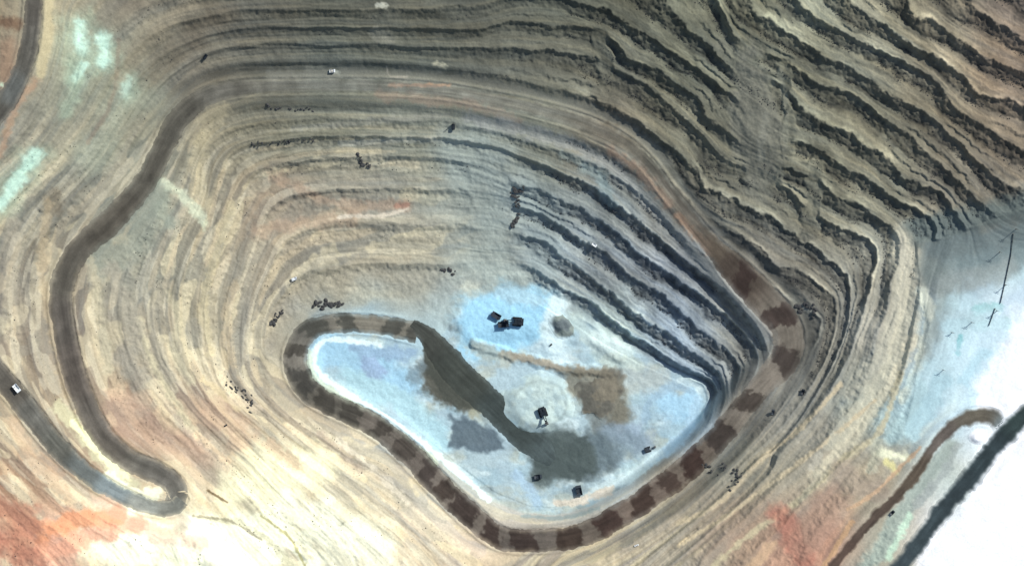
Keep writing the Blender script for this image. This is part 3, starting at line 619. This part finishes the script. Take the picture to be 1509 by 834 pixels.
def along(stops):
    """colour by nearest surveyed point"""
    S = np.array([(x, y) for x, y, c in stops], float); Cc = np.array([c for x, y, c in stops], float)
    def f(ix, iy, u, t):
        W = 0; A = 0
        for (x, y), c in zip(S, Cc):
            w = 1 / (((ix - x) ** 2 + (iy - y) ** 2) + 60) ** 2; W = W + w; A = A + w[..., None] * c
        return A / W[..., None]
    return f
base_main = along([(250,752,(128,125,112)),(240,695,(120,115,104)),(150,635,(112,104,94)),(105,540,(104,94,84)),(92,470,(104,96,86)),(95,410,(100,94,82)),(165,325,(98,91,78)),(225,250,(100,95,82)),(265,175,(98,94,82)),(330,130,(104,101,90)),(450,126,(112,111,102)),(560,127,(122,121,112)),(650,134,(124,122,112)),(760,155,(120,116,105)),(860,182,(106,103,93)),(940,225,(102,97,84)),(985,285,(104,94,80)),(1020,325,(92,82,70)),(1050,365,(92,80,66)),(1075,400,(80,68,58)),(1160,485,(122,112,98)),(1110,585,(140,128,112)),(1030,670,(116,102,88)),(950,735,(120,103,90)),(870,785,(110,98,86)),(795,797,(108,98,88)),(700,765,(114,102,90)),(620,690,(112,101,90)),(550,627,(110,101,90)),(480,592,(98,93,82)),(437,530,(122,116,104)),(450,492,(104,100,90)),(530,478,(130,124,108)),(600,486,(122,117,102))])
# damp, watered lengths of the road: (x, y, reach)
DAMP = [(1094,412,24,(62,48,43)),(1148,466,22,(66,53,48)),(1158,530,18,(70,60,54)),(1098,588,15,(74,64,56)),(1062,643,19,(72,62,56)),(1022,684,20,(66,48,42)),(985,710,12,(76,60,52)),(945,738,24,(66,50,43)),(895,768,18,(70,52,46)),(838,790,23,(66,52,44)),(770,797,24,(68,54,48)),(725,783,20,(66,52,46)),(685,750,20,(66,54,48)),(655,722,18,(70,58,50)),(628,698,16,(72,62,56)),(596,662,16,(76,68,60)),(560,634,16,(70,64,56)),(518,607,15,(72,68,60)),(478,592,16,(72,68,60)),(452,568,15,(70,68,62)),(436,553,14,(70,68,62)),(435,515,13,(72,68,60)),(466,484,17,(76,76,68)),(512,477,15,(76,76,68)),(578,480,18,(78,78,70)),(625,495,16,(80,80,72))]
def main_col(ix, iy, u, t):
    c = base_main(ix, iy, u, t)
    n = len(ix) // 2
    jt = t + fbm(ix / 7, iy / 7, 770, 3) * 9; cxl = ix[:, 13]; cyl = iy[:, 13]; tl = t[:, 0]
    for x, y, r, dc in DAMP:
        t0 = tl[np.argmin(np.hypot(cxl - x, cyl - y))]
        hl = r * ((.8 if y < 560 else .95) + .2 * math.sin(x * 7)); sk = 9 * math.sin(x * 3.1)
        d = np.abs(jt - t0 + sk * u) + 5 * np.maximum(0, np.abs(u) - .7) * (1 + .8 * math.sin(y))
        m = (1 - smooth(hl - 3, hl + 3, d)) * (.93 - .1 * np.abs(vnoise(ix / 9, iy / 9, 771))) * (1 - .5 * smooth(.95, 1, np.abs(u)))
        c = c * (1 - m[..., None]) + np.array(dc, float) * m[..., None]
    e = np.exp(-((u - .1) / .35) ** 2) * ((ix < 300))
    return c * (1 - .16 * e[..., None])
road_mesh('haul_road', 'main', main_col, 'long dark haul road that spirals around and down into the pit')
road_mesh('pit_ramp', 'ramp', along([(615,490,(70,72,66)),(680,555,(66,70,64)),(740,615,(68,76,73)),(840,672,(76,86,85))]), 'dark olive ramp crossing the pale pit floor diagonally', dz=.15)
road_mesh('lower_haul_road', 'west', along([(256,748,(120,122,112)),(210,745,(150,156,146)),(165,725,(125,140,142)),(120,690,(105,112,108)),(90,655,(100,100,90)),(50,610,(112,110,100)),(20,575,(92,86,76)),(-40,500,(105,98,86))]), 'grey haul road leaving the hairpin towards the left edge', dz=.1)
road_mesh('upper_haul_road', 'rim', along([(48,0,(98,92,82)),(40,80,(96,92,82)),(15,135,(100,102,96)),(0,170,(92,88,78))]), 'dark haul road curving through the top left corner')
road_mesh('brown_haul_road', 'tail', along([(1236,825,(92,76,66)),(1290,762,(88,76,66)),(1350,695,(88,78,66)),(1385,645,(100,92,84)),(1440,617,(98,92,80)),(1482,640,(110,120,120))]), 'narrow brown haul road ending in a loop at lower right')
road_mesh('slate_haul_road', 'slate', along([(1338,820,(62,72,74)),(1400,738,(58,68,70)),(1458,668,(52,62,64)),(1509,611,(54,66,64))]), 'broad slate dark haul road beside the white ground', dz=.1)

# ------------------------------------------------------------------ small mesh builder
class MB:
    def __init__(s): s.v = []; s.f = []
    def box(s, cx, cy, cz, sx, sy, sz, rz=0.0, ry=0.0, taper=1.0):
        b = len(s.v)
        for dz in (-.5, .5):
            k = taper if dz > 0 else 1
            for dx, dy in ((-.5, -.5), (.5, -.5), (.5, .5), (-.5, .5)):
                x, y, z = dx * sx * k, dy * sy * k, dz * sz
                x, z = x * math.cos(ry) + z * math.sin(ry), -x * math.sin(ry) + z * math.cos(ry)
                x, y = x * math.cos(rz) - y * math.sin(rz), x * math.sin(rz) + y * math.cos(rz)
                s.v.append((cx + x, cy + y, cz + z))
        s.f += [(b, b+3, b+2, b+1), (b+4, b+5, b+6, b+7), (b, b+1, b+5, b+4), (b+1, b+2, b+6, b+5), (b+2, b+3, b+7, b+6), (b+3, b, b+4, b+7)]
        return s
    def cyl(s, a, b, r0, r1=None, n=14):
        r1 = r0 if r1 is None else r1
        a = np.array(a, float); b = np.array(b, float); d = b - a; d /= np.linalg.norm(d)
        u = np.cross(d, (0, 0, 1) if abs(d[2]) < .9 else (1, 0, 0)); u /= np.linalg.norm(u); w = np.cross(d, u)
        k = len(s.v)
        for c, r in ((a, r0), (b, r1)):
            for i in range(n):
                t = 2 * math.pi * i / n; s.v.append(tuple(c + r * (math.cos(t) * u + math.sin(t) * w)))
        for i in range(n):
            j = (i + 1) % n; s.f.append((k + i, k + j, k + n + j, k + n + i))
        s.f.append(tuple(k + i for i in reversed(range(n)))); s.f.append(tuple(k + n + i for i in range(n)))
        return s
    def prism(s, prof, y0, y1):   # profile in x,z
        k = len(s.v); n = len(prof)
        for y in (y0, y1):
            for x, z in prof: s.v.append((x, y, z))
        for i in range(n):
            j = (i + 1) % n; s.f.append((k + i, k + j, k + n + j, k + n + i))
        s.f.append(tuple(k + i for i in reversed(range(n)))); s.f.append(tuple(k + n + i for i in range(n)))
        return s
    def build(s, name, mat, parent=None, bev=0.0):
        me = bpy.data.meshes.new(name); me.from_pydata([tuple(map(float, v)) for v in s.v], [], s.f); me.update(); me.materials.append(mat)
        o = bpy.data.objects.new(name, me); COL.objects.link(o)
        if parent: o.parent = parent
        if bev:
            m = o.modifiers.new('edge', 'BEVEL'); m.width = bev; m.segments = 2
        return o
def empty(name, px, py, rz, label, cat, group=None, sc_=1.0, dz=0.0):
    o = bpy.data.objects.new(name, None); COL.objects.link(o)
    x, y, z = ground_at(px, py); o.location = (x, y, z + dz); o.rotation_euler = (0, 0, rz); o.scale = (sc_,) * 3
    tag(o, label, cat, group); return o
def copy_tree(o, parent=None):
    c = o.copy(); COL.objects.link(c)
    if parent: c.parent = parent
    for ch in [k for k in bpy.data.objects if k.parent == o]: copy_tree(ch, c)
    return c

# ---- mining shovel: crawler tracks, house, boom, stick and bucket
def shovel(px, py, rz, label, mat, s=1.0, group=None):
    t = empty('mining_shovel', px, py, rz, label, 'excavator', group, s)
    for sy in (-1, 1):
        b = MB(); b.prism([(-5.6, .9), (-4.8, .1), (4.8, .1), (5.6, .9), (5.6, 1.7), (4.8, 2.5), (-4.8, 2.5), (-5.6, 1.7)], sy * 4.4 - 1.0, sy * 4.4 + 1.0)
        for i in range(18): b.box(-4.9 + i * .576, sy * 4.4, 2.56, .42, 2.3, .16)
        b.build('crawler_track', M_tyre, t)
    MB().box(0, 0, 1.6, 6.5, 7, 1.2).cyl((0, 0, 2.2), (0, 0, 3.0), 3.0, n=24).build('undercarriage', M_dark, t)
    b = MB().box(-2.2, 0, 5.0, 10.5, 8.0, 3.8).box(-6.6, 0, 4.8, 2.2, 8.6, 3.0).box(-2.5, -2, 7.2, 5, 2.6, .7).box(-3, 2.0, 7.3, 3.4, 2.4, .9)
    h = b.build('engine_house', mat, t, .18)
    MB().cyl((-5, 2, 7), (-5, 2, 8.3), .35).build('exhaust_stack', M_steel, h); MB().cyl((-5, -2, 7), (-5, -2, 8.3), .35).build('exhaust_stack', M_steel, h)
    c = MB().box(4.0, 3.0, 6.6, 2.6, 2.2, 3.0).build('cab', mat, t, .12)
    MB().box(5.36, 3.0, 7.0, .1, 1.9, 1.8).box(4.0, 4.13, 7.0, 2.0, .1, 1.6).build('window', M_glass, c)
    b = MB()
    for sy in (-1.0, 1.0): b.prism([(2.4, 4.4), (3.4, 3.6), (11.2, 10.4), (10.6, 11.4)], sy - .35, sy + .35)
    b.cyl((11, -1.5, 10.9), (11, 1.5, 10.9), .8).build('boom', mat, t)
    MB().prism([(10.6, 11.6), (11.6, 10.9), (14.6, 4.4), (13.4, 4.2)], -.5, .5).cyl((7, -1.6, 7.2), (12.2, -.9, 9.4), .3).cyl((7, 1.6, 7.2), (12.2, .9, 9.4), .3).build('stick', mat, t)
    MB().prism([(12.4, 4.8), (15.2, 5.2), (16.4, 3.2), (15.6, .9), (13.4, .5), (14.6, 1.8), (14.4, 3.2), (13.0, 3.8)], -2.1, 2.1).box(13.1, -1.6, .5, .9, .35, .3).box(13.1, -.5, .5, .9, .35, .3).box(13.1, .6, .5, .9, .35, .3).box(13.1, 1.6, .5, .9, .35, .3).build('bucket', M_steel, t)
    return t
def truck(px, py, rz, label, mat, s=1.0, load=None, group=None):
    t = empty('haul_truck', px, py, rz, label, 'dump truck', group, s, .2)
    MB().box(0, 0, 2.2, 11, 2.4, 1.0).box(4.9, 0, 2.9, 2.4, 6.6, 1.4).box(4.3, 0, 3.9, 3.4, 7.0, .3).build('chassis', mat, t, .08)
    c = MB().box(4.4, 2.2, 5.0, 1.9, 2.0, 1.9).build('cab', mat, t, .1)
    MB().box(5.38, 2.2, 5.3, .06, 1.8, .9).box(4.4, 3.23, 5.3, 1.5, .06, .8).build('window', M_glass, c)
    b = MB(); b.prism([(3.2, 3.6), (-3.2, 2.5), (-6.6, 4.2), (-6.6, 4.6), (-3.0, 2.95), (2.9, 4.0)], -3.5, 3.5)
    for sy in (-3.55, 3.3): b.prism([(3.2, 3.6), (-3.2, 2.5), (-6.6, 4.2), (-6.6, 5.8), (3.2, 6.3)], sy, sy + .25)
    b.prism([(2.95, 3.8), (3.2, 3.6), (3.2, 6.5), (2.95, 6.5)], -3.5, 3.5).box(4.6, 0, 6.45, 3.2, 7.1, .18)
    for i in range(5): b.box(-5.2 + i * 1.9, -3.66, 4.6, .25, .16, 2.2).box(-5.2 + i * 1.9, 3.66, 4.6, .25, .16, 2.2)
    b.build('dump_bed', mat, t)
    if load:
        l = MB(); l.box(-1.6, 0, 5.0, 7.6, 6.2, 2.2, taper=.45); l.build('load', load, t, .5)
    for x, ys in ((3.7, (-2.9, 2.9)), (-3.6, (-2.9, -1.75, 1.75, 2.9))):
        for y in ys:
            w_ = MB().cyl((x, y - .52, 1.65), (x, y + .52, 1.65), 1.65, n=24).build('wheel', M_tyre, t, .12)
            MB().cyl((x, y - .56, 1.65), (x, y + .56, 1.65), .8, n=16).build('rim', M_steel, w_)
    MB().box(6.16, -2.4, 2.9, .08, .6, .35).build('headlight', M_white, t); MB().box(6.16, 2.4, 2.9, .08, .6, .35).build('headlight', M_white, t)
    return t
def drill(px, py, rz, label, mat, s=1.0):
    t = empty('drill_rig', px, py, rz, label, 'drill rig', None, s)
    for sy in (-1, 1):
        MB().prism([(-3.4, .7), (-2.8, .1), (2.8, .1), (3.4, .7), (3.4, 1.1), (2.8, 1.6), (-2.8, 1.6), (-3.4, 1.1)], sy * 2 - .45, sy * 2 + .45).build('crawler_track', M_tyre, t)
    MB().box(-.6, 0, 2.8, 8.5, 4.4, 2.2).box(-2.2, .6, 4.2, 3.5, 2.2, .9).build('engine_house', mat, t, .1)
    c = MB().box(3.2, 1.3, 4.9, 1.9, 1.8, 2.1).build('cab', mat, t, .1); MB().box(4.17, 1.3, 5.2, .06, 1.5, 1.2).build('window', M_glass, c)
    b = MB()
    for dx, dy in ((-.5, -.5), (.5, -.5), (.5, .5), (-.5, .5)): b.box(4.6 + dx, -.9 + dy, 9, .18, .18, 15)
    for i in range(14): b.box(4.6, -1.4, 2.2 + i * 1.05, 1.0, .12, .12).box(4.6, -.4, 2.7 + i * 1.0, 1.0, .12, .12).box(4.1, -.9, 2.4 + i * 1.0, .12, 1, .12)
    b.build('mast', M_steel, t)
    return t
def pickup(px, py, rz, label, mat, s=1.0):
    t = empty('pickup_truck', px, py, rz, label, 'pickup truck', None, s, .2)
    MB().prism([(-2.9, .5), (2.8, .5), (2.9, 1.0), (2.7, 1.25), (1.3, 1.35), (-2.9, 1.3)], -.98, .98).build('body', mat, t, .06)
    MB().prism([(-.9, 1.33), (1.4, 1.33), (.7, 2.0), (-.7, 2.02)], -.85, .85).build('window', M_glass, t)
    MB().box(0, 0, 2.06, 1.4, 1.6, .06).build('roof', mat, t)
    MB().box(-1.95, .86, 1.45, 1.8, .1, .3).box(-1.95, -.86, 1.45, 1.8, .1, .3).box(-2.85, 0, 1.45, .1, 1.8, .3).build('cargo_bed', mat, t)
    for x in (-1.9, 1.85):
        for y in (-.92, .92): MB().cyl((x, y - .14, .45), (x, y + .14, .45), .45, n=18).build('wheel', M_tyre, t)
    return t
R_ = math.radians
shovel(800, 608, R_(-70), 'large black mining shovel on the round pale mound in the pit', M_black, 1.15)
shovel(762, 474, R_(175), 'dark shovel at the right end of the machine row on light blue ground', M_black, 1.25)
truck(742, 478, R_(5), 'dark haul truck backed up to the shovel on light blue ground', M_black, 1.25)
truck(731, 465, R_(150), 'dark brown haul truck at the left end of the machine row', M_dark, 1.15)
shovel(955, 662, R_(20), 'smaller dark excavator at the right edge of the dark mud patch', M_dark, .75)
truck(853, 722, R_(102), 'grey haul truck standing alone on the south part of the pit floor', M_dark, 1.2)
truck(793, 702, R_(8), 'dark haul truck at the south tip of the dark ramp', M_dark, .9)
truck(25, 572, R_(-50), 'white haul truck on the road at the left edge', M_white, 1.0, None)
truck(876, 361, R_(-35), 'white haul truck on a dark bench above the pit floor', M_white, .6)
truck(490, 105, R_(3), 'white loaded haul truck on the northern bench road', M_white, .65, M_bould2)
drill(434, 411, R_(20), 'white drill rig on the bench north west of the pit floor', M_white, .95)
drill(812, 508, R_(40), 'small dark drill rig south of the white streak on the floor', M_dark, .5)
drill(303, 84, R_(60), 'dark drill rig on the dusty shelf at upper left', M_black, .9)
drill(668, 187, R_(90), 'dark drill rig on the grey bench below the northern road', M_black, 1.0)
pickup(332, 627, R_(30), 'dark pickup truck alone on the pink clay of the south west wall', M_black, 1.1)
pickup(938, 803, R_(20), 'white pickup truck on the slope south of the haul road', M_white, 1.1)
truck(1183, 577, R_(70), 'black haul truck on the bench east of the haul road', M_black, .65)
truck(1139, 607, R_(80), 'dark haul truck on the bench south east of the haul road', M_dark, .6)
truck(1315, 755, R_(50), 'dark haul truck beside the brown road at lower right', M_black, .6)

# ---- heaps on the pit floor
def heap(name, px, py, rx, ry, h, col, label, seed, rough=.12, flat=.5, rot=0, col2=None):
    x0, y0, z0 = ground_at(px, py)
    nr, na = 46, 120; V = []; Cc = []; F = []
    r = np.linspace(0, 1, nr)[:, None]; a = np.linspace(0, 2 * math.pi, na, endpoint=False)[None, :]
    edge_ = 1 + (r ** 3) * rough * (fbm(np.cos(a) * 1.2 + 5, np.sin(a) * 1.2 + 5, seed, 2) * 2 + .35 * fbm(np.cos(a) * 7, np.sin(a) * 7, seed + 1, 3))
    X = r * edge_ * np.cos(a) * rx; Y = r * edge_ * np.sin(a) * ry
    X, Y = X * math.cos(rot) - Y * math.sin(rot), X * math.sin(rot) + Y * math.cos(rot)
    prof = 1 - smooth(flat, 1.0, r + 0 * a)
    Z = h * prof + fbm(X / 9, Y / 9, seed + 3, 4) * min(rough, .25) * 9 * smooth(1.0, .8, r + 0 * a) * (h / 10) + .3 - .9 * smooth(.93, 1, r + 0 * a)
    c = np.array(col, float) + 0 * X[..., None]
    if col2 is not None:
        m = smooth(-.15, .25, fbm(X / 16, Y / 16, seed + 9, 3)); c = c * (1 - m[..., None]) + np.array(col2, float) * m[..., None]
    fl_ = np.stack([samp(COLV[..., q_], X + x0 + CX, CY - Y - y0) for q_ in range(3)], -1)
    me_ = smooth(.72, 1.0, r + .22 * fbm(X / 10, Y / 10, seed + 7, 3))[..., None]
    ring = np.exp(-((r + 0 * a - .72) / .05) ** 2)[..., None] * (.10 if name == 'spoil_mound' else 0)
    c = c * (1 - ring) * (1 - me_) + fl_ * me_
    c = c * (1 + .07 * fbm(X / 7, Y / 7, seed + 5, 3))[..., None]
    gz = samp(H, (X + x0) + CX, CY - (Y + y0)) - z0
    Z = Z + gz
    V = np.stack([X, Y, Z], -1).reshape(-1, 3); ii = np.arange(nr * na).reshape(nr, na)
    F = np.stack([ii[:-1], ii[1:], np.roll(ii, -1, 1)[1:], np.roll(ii, -1, 1)[:-1]], -1).reshape(-1, 4)
    o = mesh_obj(name, V, F, M_floor, alb(np.clip(c, 0, 255)).reshape(-1, 3)); o.location = (x0, y0, z0)
    return o
tag(heap('spoil_mound', 798, 594, 54, 45, 7, (180,200,197), 'x', 31, .12, .68, 0, (196,214,206)), 'round pale spoil mound with a black shovel on it', 'spoil mound')
tag(heap('ore_heap', 884, 584, 32, 44, 3.2, (124,118,102), 'x', 41, .42, .3, R_(-20), (104,102,92)), 'brown rough ore heap right of the round pale mound', 'ore heap')
tag(heap('rubble_heap', 831, 480, 17, 24, 5, (112,122,122), 'x', 51, .3, .3, R_(35), (140,150,142)), 'small grey rubble heap below the dark benches', 'rubble heap')
tag(heap('tailings_mound', 1441, 644, 14, 11, 4, (250,250,248), 'x', 61, .1, .3), 'small white mound inside the loop of the brown road', 'tailings mound')
for obj_ in [o for o in bpy.data.objects if o.name.startswith('mining_shovel')]:
    pass
# lift the shovel on to the mound
for o in bpy.data.objects:
    if o.name == 'mining_shovel': o.location.z += 7.0

# ---- boulders
def rock_mesh(seed):
    rnd = random.Random(seed); import bmesh
    bm = bmesh.new(); bmesh.ops.create_icosphere(bm, subdivisions=2, radius=1)
    for v in bm.verts:
        n = v.co.normalized(); k = 1 + .28 * float(fbm(np.array(n.x * 1.6 + seed), np.array(n.y * 1.6 + n.z * 2.1), seed, 2)) + rnd.uniform(-.05, .05)
        v.co = n * k; v.co.z *= .7
    me = bpy.data.meshes.new('boulder'); bm.to_mesh(me); bm.free(); return me
def boulders(spots, mat, label, group, smin, smax, seed):
    rnd = random.Random(seed); ms = [rock_mesh(seed + i) for i in range(3)]
    for m in ms: m.materials.append(mat)
    for x, y in spots:
        o = bpy.data.objects.new('boulder', ms[rnd.randrange(3)]); COL.objects.link(o)
        a, b, z = ground_at(x, y); s = rnd.uniform(smin, smax)
        o.location = (a, b, z + s * .25); o.scale = (s * rnd.uniform(.9, 1.7), s * rnd.uniform(.7, 1.1), s); o.rotation_euler = (0, 0, rnd.uniform(0, 6.28))
        tag(o, label, 'boulder', group)
def cluster(line, n, spread, seed):
    rnd = random.Random(seed); p = densify(line, 1.0, False); return [(p[rnd.randrange(len(p))][0] + rnd.gauss(0, spread), p[rnd.randrange(len(p))][1] * 0 + q) for q in [0] * 0] or [(lambda k: (p[k][0] + rnd.gauss(0, spread), p[k][1] + rnd.gauss(0, spread)))(rnd.randrange(len(p))) for _ in range(n)]
boulders(cluster([(466,448),(500,448)], 26, 2.4, 1), M_bould, 'dark boulder in the row above the north west bend of the pit road', 'dark boulders above the pit road bend', 1.5, 3.2, 1)
boulders(cluster([(418,455),(400,478)], 26, 2.2, 2), M_bould, 'dark boulder in the slanting row west of the pit floor', 'dark boulders west of the pit floor', 1.2, 2.8, 11)
boulders(cluster([(650,398),(668,399)], 14, 1.6, 3), M_bould, 'dark boulder on the grey slope north of the light blue ground', 'dark boulders on the central grey slope', 1.1, 2.4, 21)
boulders(cluster([(752,282),(772,278),(760,292),(765,312),(755,335)], 34, 3.0, 4), M_bould, 'dark boulder at the head of the dark inner benches', 'dark boulders at the head of the inner benches', 1.2, 2.8, 31)
boulders(cluster([(1040,688),(1056,690),(1085,690),(1090,700),(1075,720)], 30, 4.0, 5), M_bould, 'dark boulder beside the haul road in the south east', 'dark boulders south east of the haul road', 1.2, 2.4, 41)
boulders(cluster([(335,565),(360,580),(372,600)], 26, 4.0, 6), M_bould, 'dark boulder on the crest above the south west pit road', 'dark boulders on the south west crest', 1.0, 2.0, 51)
boulders(cluster([(1175,455),(1195,450),(1205,462)], 20, 4.0, 7), M_bould, 'black boulder below the sharp east corner of the benches', 'black boulders at the east corner', 1.6, 3.2, 61)
boulders(cluster([(370,213),(400,212),(440,205),(462,206)], 34, 2.0, 8), M_bould, 'dark boulder in the long row on the grey north west bench', 'dark boulders on the north west bench', .7, 1.7, 71)
boulders(cluster([(392,150),(396,160),(470,162)], 22, 1.4, 9), M_bould, 'dark boulder just below the northern haul road', 'dark boulders below the northern haul road', .9, 2.0, 81)
boulders(cluster([(527,226),(532,242),(545,243)], 16, 1.5, 10), M_bould, 'dark boulder at the end of the pale strip on the north wall', 'dark boulders by the pale strip', 1.2, 2.4, 91)
# rubble at the bench toes: too many to count
def rubble(name, n, cond, mat, label, seed, smin=.5, smax=1.6):
    rg = np.random.RandomState(seed)
    X = rg.uniform(0, 1509, n * 8); Y = rg.uniform(0, 834, n * 8)
    L = samp(Lw, X, Y); hd = samp(hard, X, Y); fr = L - np.round(L); rd = samp(near_road, X, Y)
    w_ = samp(w, X, Y)
    cl = fbm(X / 22, Y / 22, 800 + seed, 2)
    ok = cond(X, Y, L, hd, fr, w_, cl) & (rd < .2)
    X = X[ok][:n]; Y = Y[ok][:n]; Z = samp(H, X, Y)
    s = smin + (smax - smin) * rg.rand(len(X)) ** 3
    base = np.array([(1,0,0),(-1,0,0),(0,1,0),(0,-1,0),(0,0,1),(0,0,-.4)], float)
    tri = np.array([(0,2,4),(2,1,4),(1,3,4),(3,0,4),(2,0,5),(1,2,5),(3,1,5),(0,3,5)])
    jit = 1 + rg.uniform(-.4, .4, (len(X), 6, 3)); an = rg.uniform(0, 6.28, len(X)); ca, sa = np.cos(an), np.sin(an)
    P = base[None] * jit * s[:, None, None]
    PX = P[..., 0] * ca[:, None] - P[..., 1] * sa[:, None]; PY = P[..., 0] * sa[:, None] + P[..., 1] * ca[:, None]
    vx, vy = wxy(X, Y)
    V = np.stack([PX + vx[:, None], PY + vy[:, None], P[..., 2] + Z[:, None] + .1], -1).reshape(-1, 3)
    F = (tri[None] + 6 * np.arange(len(X))[:, None, None]).reshape(-1, 3)
    o = mesh_obj(name, V, F, mat, shade=False); tag(o, label, 'rubble', kind='stuff')
rubble('rock_rubble', 26000, lambda X, Y, L, hd, fr, w_, cl: (hd > .75) & (L > 1.2) & (fr < -w_ * .45) & (fr > -w_ * 1.5) & (cl > -.15), M_rub, 'dark broken rock strewn along the toes of the north east benches', 5, .35, 1.2)
rubble('gravel', 3500, lambda X, Y, L, hd, fr, w_, cl: (hd > .3) & (hd < .7) & (L > 1.0) & (np.abs(fr) < w_) & (cl > .1) & (X < 800), M_rub, 'loose gravel scattered on the north and west benches', 6, .35, 1.1)

# ---- utility poles and pipe on the tailings plateau
def pole(px, py, hgt, label, rz):
    t = empty('utility_pole', px, py, rz, label, 'utility pole', None)
    MB().cyl((0, 0, -.5), (0, 0, hgt), .55, .35, 10).build('pole', M_wood, t)
    MB().box(0, 0, hgt - 1.2, 7, .4, .4).box(0, 0, hgt - 3.4, 5, .35, .35).build('crossarm', M_wood, t)
    for dx in (-3.1, 0, 3.1): MB().cyl((dx, 0, hgt - 1), (dx, 0, hgt - .3), .2, .12, 8).build('insulator', M_white, t)
for x, y, h_, lb in ((1497,338,30,'tallest wooden utility pole on the grey green ground by the right edge'),(1473,372,26,'wooden utility pole casting an angled shadow below the end of the benches'),(1482,420,26,'wooden utility pole where the grey ground turns white'),(1469,458,24,'wooden utility pole on the pale green patch at the right'),(1432,475,18,'short utility pole on the cyan ground left of the pole line'),(1403,490,12,'shortest utility pole near the west edge of the tailings'),(1390,545,16,'utility pole lowest in the line near the cream bench')):
    pole(x, y, h_ * .7, lb, R_(-20))
def pipe(pts, r, label):
    t = empty('pipeline', *pts[0], 0, label, 'pipe')
    ox, oy, oz = t.location
    P = [np.array(ground_at(*p)) - np.array((ox, oy, oz)) + (0, 0, 1.6) for p in densify(pts, 9, False)[:, :2]]
    b = MB(); s_ = MB()
    for a, c in zip(P[:-1], P[1:]):
        b.cyl(a, c, r, n=12); s_.box(a[0], a[1], a[2] - r - .5, 2.2, 1.0, 1.2)
    b.build('pipe', M_pipe, t); s_.build('pipe_support', M_steel, t)
pipe([(1493,345),(1489,378),(1480,420),(1474,447)], .6, 'dark pipe running down the grey ground near the right edge')
pipe([(1466,455),(1457,480)], .6, 'short length of dark pipe on the white ground')
# ---- shrub
def shrub(px, py, r, label, seed):
    t = empty('shrub', px, py, 0, label, 'shrub'); rnd = random.Random(seed)
    b = MB()
    for i in range(5):
        a = i * 1.3; b.cyl((0, 0, 0), (r * .5 * math.cos(a), r * .5 * math.sin(a), r * .6), .12, .05, 6)
    b.build('stem', M_wood, t)
    l = MB()
    for i in range(500):
        a = rnd.uniform(0, 6.28); q = r * rnd.random() ** .5; z = r * .2 + rnd.random() * r * .7 * (1 - q / r * .5); s_ = rnd.uniform(.12, .3)
        k_ = len(l.v); x, y = q * math.cos(a) * (1 + .5 * math.sin(3 * a)), q * math.sin(a); d = rnd.uniform(0, 3.1)
        l.v += [(x - s_ * math.cos(d), y - s_ * math.sin(d), z), (x + s_ * math.cos(d), y + s_ * math.sin(d), z + s_ * .5), (x, y, z + s_)]; l.f.append((k_, k_ + 1, k_ + 2))
    l.build('foliage', M_leaf, t)
shrub(506, 770, 4.2, 'lone olive green shrub on the cream dust slope', 1)

# ------------------------------------------------------------------ sky, sun, camera
w_ = bpy.data.worlds.new('World'); sc.world = w_; w_.use_nodes = True
nt = w_.node_tree; bg = nt.nodes['Background']; sky = nt.nodes.new('ShaderNodeTexSky')
sky.sky_type = 'NISHITA'; sky.sun_disc = False; sky.sun_elevation = SUN_EL; sky.sun_rotation = SUN_AZ
nt.links.new(sky.outputs[0], bg.inputs['Color']); bg.inputs['Strength'].default_value = .105
sd = bpy.data.lights.new('Sun', 'SUN'); sd.energy = 4.2; sd.angle = R_(.5); sd.color = (1, .99, .955)
so = bpy.data.objects.new('Sun', sd); COL.objects.link(so)
from mathutils import Vector
d = Vector((math.sin(SUN_AZ) * math.cos(SUN_EL), math.cos(SUN_AZ) * math.cos(SUN_EL), math.sin(SUN_EL)))
so.rotation_euler = d.to_track_quat('Z', 'Y').to_euler(); so.location = d * 3000
cd = bpy.data.cameras.new('Camera'); co = bpy.data.objects.new('Camera', cd); COL.objects.link(co)
co.location = (0, 0, CAM_Z); co.rotation_euler = (0, 0, 0)
cd.sensor_width = 36; cd.lens = 36 * (CAM_Z - REF_Z) / 1509.0; cd.clip_start = 10; cd.clip_end = 60000
sc.camera = co
sc.view_settings.view_transform = 'Standard'; sc.view_settings.look = 'None'; sc.view_settings.exposure = 0
sc.render.resolution_x = 1024; sc.render.resolution_y = 565
